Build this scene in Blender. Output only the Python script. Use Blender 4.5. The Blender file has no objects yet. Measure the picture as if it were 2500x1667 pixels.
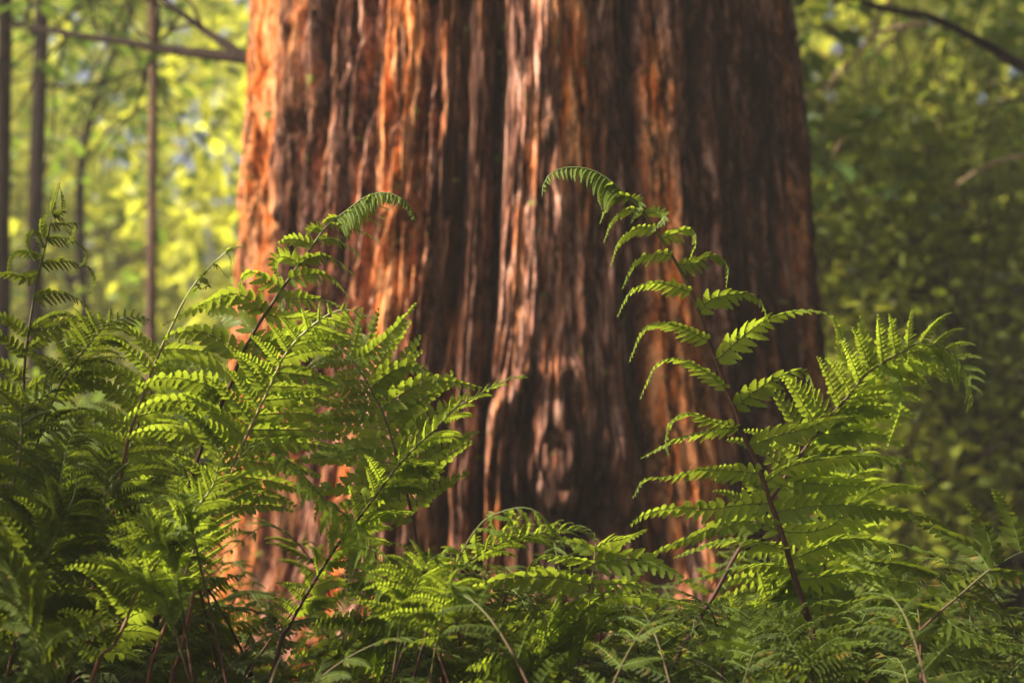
import bpy, math
import numpy as np

rng = np.random.default_rng(7)
SC = bpy.context.scene
COL = SC.collection

# ------------------------------------------------------------------ camera
CAMZ = 0.95
K = 36.0 / 50.0 / 2500.0          # metres per photo pixel at one metre

def P(px, py, d):
    """pixel of the 2500x1667 photograph at distance d -> world point"""
    return np.array([(px - 1250.0) * K * d, d, CAMZ - (py - 833.5) * K * d])

cam_d = bpy.data.cameras.new('camera')
cam = bpy.data.objects.new('camera', cam_d)
COL.objects.link(cam)
cam.location = (0, 0, CAMZ)
cam.rotation_euler = (math.radians(90), 0, 0)
cam_d.lens = 50
cam_d.sensor_width = 36
cam_d.clip_start = 0.05
cam_d.clip_end = 2000
cam_d.dof.use_dof = True
cam_d.dof.focus_distance = 1.5
cam_d.dof.aperture_fstop = 4.0
SC.camera = cam

# ------------------------------------------------------------------ world and sun
SUN_AZ = 75.0      # degrees to the left of the direction from the trunk to the camera
SUN_EL = 37.0
world = bpy.data.worlds.new('World')
SC.world = world
world.use_nodes = True
wn = world.node_tree
for n in list(wn.nodes):
    wn.nodes.remove(n)
sky = wn.nodes.new('ShaderNodeTexSky')
sky.sky_type = 'NISHITA'
sky.sun_disc = False
sky.sun_elevation = math.radians(SUN_EL)
sx = -math.sin(math.radians(SUN_AZ)) * math.cos(math.radians(SUN_EL))
sy = -math.cos(math.radians(SUN_AZ)) * math.cos(math.radians(SUN_EL))
sz = math.sin(math.radians(SUN_EL))
SUN = np.array([sx, sy, sz])
sky.sun_rotation = math.atan2(sx, sy)
sky.air_density = 0.7
sky.dust_density = 8.0
sky.ozone_density = 0.5
bg = wn.nodes.new('ShaderNodeBackground')
bg.inputs['Strength'].default_value = 0.11
wo = wn.nodes.new('ShaderNodeOutputWorld')
wn.links.new(sky.outputs[0], bg.inputs['Color'])
wn.links.new(bg.outputs[0], wo.inputs['Surface'])

from mathutils import Vector
sl = bpy.data.lights.new('sun', 'SUN')
sl.energy = 5.0
sl.angle = math.radians(0.5)
sl.color = (1.0, 0.86, 0.68)
so = bpy.data.objects.new('sun', sl)
COL.objects.link(so)
so.location = (-6, -4, 8)
so.rotation_euler = Vector((-sx, -sy, -sz)).to_track_quat('-Z', 'Y').to_euler()

SC.view_settings.view_transform = 'Standard'
SC.view_settings.look = 'None'
SC.view_settings.gamma = 1.0
SC.view_settings.exposure = 1.43
SC.render.engine = 'CYCLES'
SC.cycles.use_denoising = True
SC.cycles.max_bounces = 8
SC.cycles.diffuse_bounces = 4
SC.cycles.transmission_bounces = 4
SC.cycles.glossy_bounces = 2
SC.cycles.sample_clamp_indirect = 4

# ------------------------------------------------------------------ helpers
def norm(v):
    v = np.asarray(v, float)
    n = np.linalg.norm(v, axis=-1, keepdims=True)
    return v / np.maximum(n, 1e-9)

def mesh_from(name, V, F, mats, midx=None, smooth=True, uv=None, attr=None):
    """V (n,3), F (m,4) quads or (m,3) tris"""
    me = bpy.data.meshes.new(name)
    V = np.asarray(V, np.float32); F = np.asarray(F, np.int32)
    nf, k = F.shape
    me.vertices.add(len(V)); me.vertices.foreach_set('co', V.ravel())
    me.loops.add(nf * k); me.loops.foreach_set('vertex_index', F.ravel())
    me.polygons.add(nf)
    me.polygons.foreach_set('loop_start', np.arange(0, nf * k, k, dtype=np.int32))
    me.polygons.foreach_set('loop_total', np.full(nf, k, np.int32))
    for m in mats:
        me.materials.append(m)
    if midx is not None:
        me.polygons.foreach_set('material_index', np.asarray(midx, np.int32))
    me.polygons.foreach_set('use_smooth', np.full(nf, smooth, bool))
    if uv is not None:
        ul = me.uv_layers.new(name='flow')
        ul.data.foreach_set('uv', np.asarray(uv, np.float32)[F.ravel()].ravel())
    if attr is not None:
        for an, av in attr.items():
            a = me.attributes.new(an, 'FLOAT', 'POINT')
            a.data.foreach_set('value', np.asarray(av, np.float32))
    me.update(calc_edges=True)
    me.validate()
    return me

def obj(name, me, parent=None):
    o = bpy.data.objects.new(name, me)
    COL.objects.link(o)
    if parent is not None:
        o.parent = parent
        o.matrix_parent_inverse.identity()
        o.location = -Vector(parent.location) if not parent.get('local') else (0, 0, 0)
    return o

def tag(o, label=None, cat=None, group=None, kind=None):
    if label: o['label'] = label
    if cat: o['category'] = cat
    if group: o['group'] = group
    if kind: o['kind'] = kind
    return o

def thing(name, loc, label, cat, group=None):
    o = bpy.data.objects.new(name, None)
    COL.objects.link(o)
    o.empty_display_size = 0.05
    o.location = tuple(float(c) for c in loc)
    return tag(o, label, cat, group)

def spline(pts, n):
    """Catmull-Rom through pts, n samples even in arc length"""
    p = np.asarray(pts, float)
    p = np.vstack([2 * p[0] - p[1], p, 2 * p[-1] - p[-2]])
    out = []
    for i in range(1, len(p) - 2):
        t = np.linspace(0, 1, 12, endpoint=False)[:, None]
        a, b, c, d = p[i - 1], p[i], p[i + 1], p[i + 2]
        out.append(0.5 * (2 * b + (c - a) * t + (2 * a - 5 * b + 4 * c - d) * t ** 2 + (3 * b - a - 3 * c + d) * t ** 3))
    out.append(p[-2][None])
    q = np.vstack(out)
    s = np.concatenate([[0], np.cumsum(np.linalg.norm(np.diff(q, axis=0), axis=1))])
    u = np.linspace(0, s[-1], n)
    return np.stack([np.interp(u, s, q[:, k]) for k in range(3)], 1), s[-1]

def tangents(c):
    return norm(np.gradient(c, axis=0))

def tube(c, r, sides=8, rough=0.0, seed=0):
    """swept tube; returns V, F, t per vertex"""
    c = np.asarray(c, float); n = len(c)
    r = np.broadcast_to(np.asarray(r, float), (n,))
    T = tangents(c)
    ref = np.array([0.0, 1.0, 0.0]) if abs(T[0][1]) < 0.8 else np.array([1.0, 0, 0])
    A = np.zeros((n, 3)); a = norm(np.cross(T[0], ref))
    for i in range(n):
        a = norm(a - T[i] * np.dot(a, T[i])); A[i] = a
    B = np.cross(T, A)
    th = np.linspace(0, 2 * np.pi, sides, endpoint=False)
    rr = r[:, None] * np.ones((1, sides))
    if rough:
        g = np.random.default_rng(seed)
        f = g.uniform(0, 6.28, (4, 2))
        i = np.arange(n)[:, None]
        for k in range(4):
            rr = rr * (1 + rough * np.sin(th[None] * (k + 1) + f[k, 0] + i * (0.15 + 0.2 * k)) * 0.5)
    V = c[:, None] + rr[..., None] * (np.cos(th)[None, :, None] * A[:, None] + np.sin(th)[None, :, None] * B[:, None])
    V = V.reshape(-1, 3)
    i, j = np.meshgrid(np.arange(n - 1), np.arange(sides), indexing='ij')
    j2 = (j + 1) % sides
    F = np.stack([i * sides + j, i * sides + j2, (i + 1) * sides + j2, (i + 1) * sides + j], -1).reshape(-1, 4)
    t = np.repeat(np.linspace(0, 1, n), sides)
    return V, F, t

def join(parts):
    Vs, Fs, As, o = [], [], [], 0
    for V, F, a in parts:
        Vs.append(V); Fs.append(F + o); As.append(a); o += len(V)
    return np.vstack(Vs), np.vstack(Fs), np.concatenate(As)

# value noise on numpy arrays ------------------------------------------------
def vnoise(x, y, seed=0, perx=None):
    xi = np.floor(x).astype(np.int64); yi = np.floor(y).astype(np.int64)
    fx = x - xi; fy = y - yi
    fx = fx * fx * fx * (fx * (fx * 6 - 15) + 10); fy = fy * fy * fy * (fy * (fy * 6 - 15) + 10)
    def h(a, b):
        if perx: a = np.mod(a, perx)
        n = (a * 374761393 + b * 668265263 + seed * 1442695041) & 0xFFFFFFFF
        n = ((n ^ (n >> 13)) * 1274126177) & 0xFFFFFFFF
        n = n ^ (n >> 16)
        return (n & 0xFFFF) / 65535.0
    return ((h(xi, yi) * (1 - fx) + h(xi + 1, yi) * fx) * (1 - fy) + (h(xi, yi + 1) * (1 - fx) + h(xi + 1, yi + 1) * fx) * fy) * 2 - 1

# ------------------------------------------------------------------ materials
def new_mat(name):
    m = bpy.data.materials.new(name)
    m.use_nodes = True
    nt = m.node_tree
    for n in list(nt.nodes):
        nt.nodes.remove(n)
    out = nt.nodes.new('ShaderNodeOutputMaterial')
    return m, nt, out

def ramp(nt, stops, interp='LINEAR'):
    r = nt.nodes.new('ShaderNodeValToRGB')
    r.color_ramp.interpolation = interp
    el = r.color_ramp.elements
    while len(el) < len(stops):
        el.new(0.5)
    for e, (p, c) in zip(el, stops):
        e.position = p
        e.color = (*c, 1) if len(c) == 3 else c
    return r

def leaf_mat(name, dark, light, trans, tmix=0.5, rough=0.45, scale=30.0, spec=0.3, olive=None):
    m, nt, out = new_mat(name)
    oi = nt.nodes.new('ShaderNodeObjectInfo')
    tc = nt.nodes.new('ShaderNodeTexCoord')
    nz = nt.nodes.new('ShaderNodeTexNoise')
    nz.inputs['Scale'].default_value = scale
    nz.inputs['Detail'].default_value = 3
    nt.links.new(tc.outputs['Object'], nz.inputs['Vector'])
    add = nt.nodes.new('ShaderNodeMath'); add.operation = 'MULTIPLY_ADD'
    nt.links.new(oi.outputs['Random'], add.inputs[0])
    add.inputs[1].default_value = 0.55
    nt.links.new(nz.outputs['Fac'], add.inputs[2])
    sub = nt.nodes.new('ShaderNodeMath'); sub.operation = 'SUBTRACT'
    nt.links.new(add.outputs[0], sub.inputs[0]); sub.inputs[1].default_value = 0.28
    r = ramp(nt, [(0.25, dark), (0.75, light)])
    nt.links.new(sub.outputs[0], r.inputs['Fac'])
    t2 = tuple(c * 0.6 for c in trans)
    r2 = ramp(nt, [(0.25, t2), (0.75, trans)])
    nt.links.new(sub.outputs[0], r2.inputs['Fac'])
    pb = nt.nodes.new('ShaderNodeBsdfPrincipled')
    pb.inputs['Roughness'].default_value = rough
    pb.inputs['Specular IOR Level'].default_value = spec
    nb = nt.nodes.new('ShaderNodeTexNoise'); nb.inputs['Scale'].default_value = scale * 3.1; nb.inputs['Detail'].default_value = 2
    nt.links.new(tc.outputs['Object'], nb.inputs['Vector'])
    rb = ramp(nt, [(0.63, (0, 0, 0)), (0.72, (1, 1, 1))]); nt.links.new(nb.outputs['Fac'], rb.inputs['Fac'])
    mb = nt.nodes.new('ShaderNodeMix'); mb.data_type = 'RGBA'
    nt.links.new(rb.outputs[0], mb.inputs[0]); nt.links.new(r.outputs[0], mb.inputs[6]); mb.inputs[7].default_value = (0.20, 0.13, 0.03, 1)
    nt.links.new(mb.outputs[2], pb.inputs['Base Color'])
    tr = nt.nodes.new('ShaderNodeBsdfTranslucent')
    nt.links.new(r2.outputs[0], tr.inputs['Color'])
    mx = nt.nodes.new('ShaderNodeMixShader')
    mx.inputs['Fac'].default_value = tmix
    nt.links.new(pb.outputs[0], mx.inputs[1]); nt.links.new(tr.outputs[0], mx.inputs[2])
    nt.links.new(mx.outputs[0], out.inputs['Surface'])
    return m

def bark_mat(name, c0, c1, scale=12, bump=0.6, spec=0.2):
    m, nt, out = new_mat(name)
    tc = nt.nodes.new('ShaderNodeTexCoord')
    mp = nt.nodes.new('ShaderNodeMapping')
    mp.inputs['Scale'].default_value = (1, 1, 0.18)
    nt.links.new(tc.outputs['Object'], mp.inputs['Vector'])
    nz = nt.nodes.new('ShaderNodeTexNoise')
    nz.inputs['Scale'].default_value = scale * 4
    nz.inputs['Detail'].default_value = 6
    nt.links.new(mp.outputs[0], nz.inputs['Vector'])
    r = ramp(nt, [(0.3, c0), (0.7, c1)])
    nt.links.new(nz.outputs['Fac'], r.inputs['Fac'])
    pb = nt.nodes.new('ShaderNodeBsdfPrincipled')
    pb.inputs['Roughness'].default_value = 0.9
    pb.inputs['Specular IOR Level'].default_value = spec
    nt.links.new(r.outputs[0], pb.inputs['Base Color'])
    bp = nt.nodes.new('ShaderNodeBump')
    bp.inputs['Strength'].default_value = bump
    bp.inputs['Distance'].default_value = 0.01
    nt.links.new(nz.outputs['Fac'], bp.inputs['Height'])
    nt.links.new(bp.outputs[0], pb.inputs['Normal'])
    nt.links.new(pb.outputs[0], out.inputs['Surface'])
    return m

def redwood_mat():
    m, nt, out = new_mat('redwood_bark')
    L = nt.links.new
    uv = nt.nodes.new('ShaderNodeUVMap'); uv.uv_map = 'flow'
    def noise(sx, sy, detail=5, rough=0.6, dist=0.0, off=0.0):
        mp = nt.nodes.new('ShaderNodeMapping')
        mp.inputs['Scale'].default_value = (sx, sy, 1)
        mp.inputs['Location'].default_value = (off, off * 1.7, off)
        L(uv.outputs[0], mp.inputs['Vector'])
        n = nt.nodes.new('ShaderNodeTexNoise')
        n.inputs['Scale'].default_value = 1
        n.inputs['Detail'].default_value = detail
        n.inputs['Roughness'].default_value = rough
        n.inputs['Distortion'].default_value = dist
        L(mp.outputs[0], n.inputs['Vector'])
        return n.outputs['Fac']
    def mix(fac, a, b, mode='MIX'):
        x = nt.nodes.new('ShaderNodeMix'); x.data_type = 'RGBA'; x.blend_type = mode
        if isinstance(fac, float): x.inputs[0].default_value = fac
        else: L(fac, x.inputs[0])
        for s, v in ((6, a), (7, b)):
            if isinstance(v, tuple): x.inputs[s].default_value = (*v, 1)
            else: L(v, x.inputs[s])
        return x.outputs[2]
    # weathered brown base, fibre streaks
    fib = noise(120, 8.0, 8, 0.72, 0.15)
    base = ramp(nt, [(0.36, (0.028, 0.016, 0.013)), (0.45, (0.14, 0.065, 0.043)), (0.52, (0.40, 0.20, 0.14)), (0.62, (0.74, 0.50, 0.40))])
    L(fib, base.inputs['Fac'])
    mot = noise(66, 8.5, 7, 0.74, 0.15, off=5.5)
    mr = ramp(nt, [(0.41, (0.16, 0.15, 0.15)), (0.47, (0.62, 0.58, 0.56)), (0.55, (1.1, 1.02, 0.98)), (0.66, (1.5, 1.4, 1.36))])
    mo2 = noise(130, 34, 4, 0.7, 0.3, off=9.5)
    ma = nt.nodes.new('ShaderNodeMath'); ma.operation = 'MULTIPLY_ADD'; L(mo2, ma.inputs[0]); ma.inputs[1].default_value = 0.5; ma.inputs[2].default_value = -0.25
    mb2 = nt.nodes.new('ShaderNodeMath'); mb2.operation = 'ADD'; L(mot, mb2.inputs[0]); L(ma.outputs[0], mb2.inputs[1])
    L(mb2.outputs[0], mr.inputs['Fac'])
    # fresh orange bark showing in long streaks
    orr = ramp(nt, [(0.34, (0.12, 0.04, 0.02)), (0.44, (0.62, 0.17, 0.03)), (0.58, (0.85, 0.43, 0.20))])
    L(noise(70, 7.0, 7, 0.7, 0.3, off=3.1), orr.inputs['Fac'])
    fo = ramp(nt, [(0.50, (0, 0, 0)), (0.68, (1, 1, 1))])
    ao = nt.nodes.new('ShaderNodeAttribute'); ao.attribute_name = 'orange'
    am = nt.nodes.new('ShaderNodeMath'); am.operation = 'MULTIPLY_ADD'; L(ao.outputs['Fac'], am.inputs[0]); am.inputs[1].default_value = 0.34
    L(noise(40, 4, 7, 0.68, 0.5, off=7.7), am.inputs[2])
    L(am.outputs[0], fo.inputs['Fac'])
    c = mix(fo.outputs[0], base.outputs[0], orr.outputs[0])
    c = mix(1.0, c, mr.outputs[0], 'MULTIPLY')
    # grey purple weathered streaks
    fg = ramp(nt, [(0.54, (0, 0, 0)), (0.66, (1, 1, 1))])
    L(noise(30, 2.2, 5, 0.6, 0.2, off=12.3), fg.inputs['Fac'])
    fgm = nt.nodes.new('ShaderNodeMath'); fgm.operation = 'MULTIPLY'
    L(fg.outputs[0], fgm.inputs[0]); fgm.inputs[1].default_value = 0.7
    aw = nt.nodes.new('ShaderNodeAttribute'); aw.attribute_name = 'wear_shade'  # weathering, plus shade painted into the bark of the right third
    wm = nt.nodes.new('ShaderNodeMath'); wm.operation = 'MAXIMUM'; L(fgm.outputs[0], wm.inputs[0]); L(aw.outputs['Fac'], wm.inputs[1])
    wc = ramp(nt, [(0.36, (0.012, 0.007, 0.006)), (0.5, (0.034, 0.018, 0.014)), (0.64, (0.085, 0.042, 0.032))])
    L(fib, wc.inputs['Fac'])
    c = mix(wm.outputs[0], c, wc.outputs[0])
    # tiny moss flecks
    fm = ramp(nt, [(0.675, (0, 0, 0)), (0.71, (1, 1, 1))])
    L(noise(26, 20, 3, 0.5, off=21.0), fm.inputs['Fac'])
    c = mix(fm.outputs[0], c, (0.20, 0.22, 0.05))
    pb = nt.nodes.new('ShaderNodeBsdfPrincipled')
    pb.inputs['Roughness'].default_value = 0.95
    pb.inputs['Specular IOR Level'].default_value = 0.03
    L(c, pb.inputs['Base Color'])
    bp = nt.nodes.new('ShaderNodeBump')
    bp.inputs['Strength'].default_value = 1.0
    bp.inputs['Distance'].default_value = 0.02
    L(fib, bp.inputs['Height'])
    bp2 = nt.nodes.new('ShaderNodeBump')
    bp2.inputs['Strength'].default_value = 0.5
    bp2.inputs['Distance'].default_value = 0.004
    L(noise(260, 22, 4, 0.6), bp2.inputs['Height'])
    L(bp.outputs[0], bp2.inputs['Normal'])
    L(bp2.outputs[0], pb.inputs['Normal'])
    L(pb.outputs[0], out.inputs['Surface'])
    return m

def stem_mat():
    m, nt, out = new_mat('fern_stem')
    at = nt.nodes.new('ShaderNodeAttribute'); at.attribute_name = 'along'
    r = ramp(nt, [(0.0, (0.028, 0.014, 0.012)), (0.45, (0.045, 0.018, 0.015)), (0.78, (0.06, 0.028, 0.018)), (0.97, (0.085, 0.125, 0.03))])
    nt.links.new(at.outputs['Fac'], r.inputs['Fac'])
    pb = nt.nodes.new('ShaderNodeBsdfPrincipled')
    pb.inputs['Roughness'].default_value = 0.6
    pb.inputs['Specular IOR Level'].default_value = 0.25
    nt.links.new(r.outputs[0], pb.inputs['Base Color'])
    nt.links.new(pb.outputs[0], out.inputs['Surface'])
    return m

def stem_mat_red():
    m, nt, out = new_mat('fern_stem_reddish')
    at = nt.nodes.new('ShaderNodeAttribute'); at.attribute_name = 'along'
    r = ramp(nt, [(0.0, (0.06, 0.02, 0.018)), (0.45, (0.13, 0.042, 0.034)), (0.75, (0.17, 0.07, 0.045)), (0.95, (0.22, 0.26, 0.07))])
    nt.links.new(at.outputs['Fac'], r.inputs['Fac'])
    pb = nt.nodes.new('ShaderNodeBsdfPrincipled')
    pb.inputs['Roughness'].default_value = 0.4
    nt.links.new(r.outputs[0], pb.inputs['Base Color'])
    nt.links.new(pb.outputs[0], out.inputs['Surface'])
    return m

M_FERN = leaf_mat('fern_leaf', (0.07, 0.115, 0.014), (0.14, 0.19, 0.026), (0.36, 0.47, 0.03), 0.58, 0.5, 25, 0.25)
M_FERN_SHADE = leaf_mat('fern_leaf_shaded', (0.034, 0.052, 0.008), (0.068, 0.098, 0.013), (0.19, 0.25, 0.014), 0.46, 0.6, 25, 0.15)  # darker copy of the fern leaf, shade put into its colour
M_RIB, nt_, o_ = new_mat('fern_midrib')
_p = nt_.nodes.new('ShaderNodeBsdfPrincipled'); _p.inputs['Base Color'].default_value = (0.09, 0.14, 0.03, 1); _p.inputs['Specular IOR Level'].default_value = 0.15; _p.inputs['Roughness'].default_value = 0.5
nt_.links.new(_p.outputs[0], o_.inputs['Surface'])
M_STEM = stem_mat(); M_STEMR = stem_mat_red()
M_BARK = redwood_mat()
M_DARKBARK = bark_mat('dark_bark', (0.009, 0.007, 0.006), (0.026, 0.018, 0.014), spec=0.03)
M_PINKBARK = bark_mat('reddish_brown_bark', (0.03, 0.018, 0.014), (0.15, 0.08, 0.055))
M_TWIG = bark_mat('pale_dead_wood', (0.16, 0.11, 0.07), (0.34, 0.25, 0.16))
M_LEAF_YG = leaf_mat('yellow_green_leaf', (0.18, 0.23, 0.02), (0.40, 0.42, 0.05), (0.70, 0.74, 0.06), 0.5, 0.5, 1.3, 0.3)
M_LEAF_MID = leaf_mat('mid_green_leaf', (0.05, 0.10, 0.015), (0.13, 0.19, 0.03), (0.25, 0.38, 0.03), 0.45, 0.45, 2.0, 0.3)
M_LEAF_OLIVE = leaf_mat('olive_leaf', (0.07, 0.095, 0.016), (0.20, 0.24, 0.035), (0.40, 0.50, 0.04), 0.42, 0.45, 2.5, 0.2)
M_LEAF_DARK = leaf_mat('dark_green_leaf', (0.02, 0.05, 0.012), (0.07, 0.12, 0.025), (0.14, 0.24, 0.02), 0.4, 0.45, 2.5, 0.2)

# ------------------------------------------------------------------ ground
def build_ground():
    n = 121
    g = np.linspace(-1, 1, n); g = np.sign(g) * np.abs(g) ** 2.2 * 150
    X, Y = np.meshgrid(g, g + 0, indexing='ij')
    Z = 0.05 * vnoise(X * 0.8, Y * 0.8, 3) + 0.02 * vnoise(X * 3, Y * 3, 5) - 0.04
    V = np.stack([X, Y, Z], -1).reshape(-1, 3)
    i, j = np.meshgrid(np.arange(n - 1), np.arange(n - 1), indexing='ij')
    F = np.stack([i * n + j, (i + 1) * n + j, (i + 1) * n + j + 1, i * n + j + 1], -1).reshape(-1, 4)
    m, nt, out = new_mat('forest_floor')
    tc = nt.nodes.new('ShaderNodeTexCoord')
    nz = nt.nodes.new('ShaderNodeTexNoise'); nz.inputs['Scale'].default_value = 9; nz.inputs['Detail'].default_value = 8
    nt.links.new(tc.outputs['Object'], nz.inputs['Vector'])
    r = ramp(nt, [(0.35, (0.03, 0.02, 0.012)), (0.55, (0.07, 0.045, 0.025)), (0.7, (0.05, 0.06, 0.02))])
    nt.links.new(nz.outputs['Fac'], r.inputs['Fac'])
    pb = nt.nodes.new('ShaderNodeBsdfPrincipled'); pb.inputs['Roughness'].default_value = 0.95
    nt.links.new(r.outputs[0], pb.inputs['Base Color'])
    nt.links.new(pb.outputs[0], out.inputs['Surface'])
    o = obj('ground', mesh_from('ground', V, F, [m]))
    tag(o, 'dark leaf littered forest floor under the ferns', 'ground', kind='structure')
build_ground()

# ------------------------------------------------------------------ leaf clouds
def leaves(C, size, g, flat=0.35, up=None, fold=0.25, aspect=0.55):
    """leaf blades (two quads each, folded on the midrib) at points C"""
    n = len(C)
    s = size * g.uniform(0.6, 1.25, n)[:, None]
    N = g.normal(size=(n, 3)); N[:, 2] = np.abs(N[:, 2]) + flat * 2
    N = norm(N)
    D = g.normal(size=(n, 3)); D[:, 2] -= 0.5
    D = norm(D - N * np.sum(D * N, 1, keepdims=True))
    W = np.cross(N, D)
    a = aspect * 0.5
    pts = [C, C + D * s * 0.28 + W * s * a * 0.9 + N * s * fold * 0.3, C + D * s * 0.7 + W * s * a * 0.75 + N * s * fold * 0.2,
           C + D * s - N * s * 0.08, C + D * s * 0.7 - W * s * a * 0.75 + N * s * fold * 0.2, C + D * s * 0.28 - W * s * a * 0.9 + N * s * fold * 0.3]
    V = np.stack(pts, 1).reshape(-1, 3)
    b = np.arange(n)[:, None] * 6
    F = np.concatenate([b + np.array([[0, 1, 2, 3]]), b + np.array([[0, 3, 4, 5]])], 0)
    return V, F

def grow_branch(start, d, L, g, n=14, wob=0.18, rise=0.0):
    c = [np.array(start, float)]; d = norm(d)
    for i in range(n - 1):
        d = norm(d + g.normal(size=3) * wob + np.array([0, 0, rise]))
        c.append(c[-1] + d * L / (n - 1))
    return np.array(c)

def tree(name, base, top_pts, r0, r1, mat, leafm, label, cat, nbr=14, brlen=1.2, leafn=900, leafsize=0.09, zmin=1.2, seed=0,
         group=None, spread=0.22, bias=(0, 0, 0), flat=0.35, rise=0.01, inside=0.0):
    g = np.random.default_rng(seed)
    t = thing(name, base, label, cat, group)
    c, Ln = spline([base] + list(top_pts), 40)
    parts = [tube(c, np.linspace(r0, r1, 40), 10, 0.12, seed)]
    pts = []
    for k in range(nbr):
        f = g.uniform(0, 1) ** 0.8
        ii = min(39, int(np.searchsorted(c[:, 2], zmin + f * (c[-1, 2] - zmin))))
        s = c[ii]; a = g.uniform(0, 2 * np.pi)
        L = brlen * g.uniform(0.6, 1.2)
        b = grow_branch(s, np.array([math.cos(a), math.sin(a), g.uniform(0.0, 0.5)]) + np.array(bias), L, g, rise=rise)
        rb = r0 * 0.3 * (1 - 0.4 * f)
        parts.append(tube(b, np.linspace(rb, 0.003, len(b)), 5))
        for q in range(4):
            i2 = g.integers(3, len(b) - 2)
            tw = grow_branch(b[i2], norm(g.normal(size=3) * [1, 1, 0.5]), L * 0.45, g, 8)
            parts.append(tube(tw, np.linspace(rb * 0.4, 0.002, 8), 4))
            pts.append(tw[1:])
        pts.append(b[4:])
    V, F, a = join(parts)
    obj('trunk', mesh_from('trunk', V, F, [mat]), t)
    pts = np.vstack(pts)
    C = pts[g.integers(0, len(pts), leafn)] + g.normal(size=(leafn, 3)) * spread * np.array([1, 1, 0.7])
    C = C[C[:, 2] > 0.1]
    V, F = leaves(C, leafsize, g, flat)
    obj('crown', mesh_from('crown', V, F, [leafm], smooth=False), t)
    return t

def shrub(name, base, rad, h, leafm, label, leafn=3000, leafsize=0.04, seed=0, group=None, nst=9, flat=0.2, mat=None, cat='shrub', clump=60, csize=0.16):
    g = np.random.default_rng(seed)
    t = thing(name, base, label, cat, group)
    parts = []; tips = []
    for k in range(nst):
        a = g.uniform(0, 6.28)
        e = np.array([math.cos(a) * rad * g.uniform(0.2, 1), math.sin(a) * rad * g.uniform(0.2, 1), h * g.uniform(0.6, 1)])
        b, _ = spline([np.array(base), np.array(base) + e * [0.3, 0.3, 0.45] + g.normal(size=3) * 0.06 * h, np.array(base) + e], 20)
        parts.append(tube(b, np.linspace(0.011, 0.003, 20), 5))
        for q in range(5):
            s = b[g.integers(5, 19)]
            tw = grow_branch(s, g.normal(size=3) * [1, 1, 0.6] + [0, 0, 0.2], h * 0.3, g, 9)
            parts.append(tube(tw, np.linspace(0.006, 0.0015, 9), 4)); tips.append(tw[2:])
        tips.append(b[5:])
    V, F, a = join(parts)
    obj('stem', mesh_from('stem', V, F, [mat or M_DARKBARK]), t)
    tips = np.vstack(tips)
    cc = tips[g.integers(0, len(tips), clump)] + g.normal(size=(clump, 3)) * 0.1
    w = g.uniform(0.2, 1, clump); w /= w.sum()
    ci = g.choice(clump, leafn, p=w)
    C = cc[ci] + g.normal(size=(leafn, 3)) * csize * np.array([1, 1, 0.8])
    C = C[C[:, 2] > 0.02]
    V, F = leaves(C, leafsize, g, flat)
    obj('foliage', mesh_from('foliage', V, F, [leafm], smooth=False), t)
    return t

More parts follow.
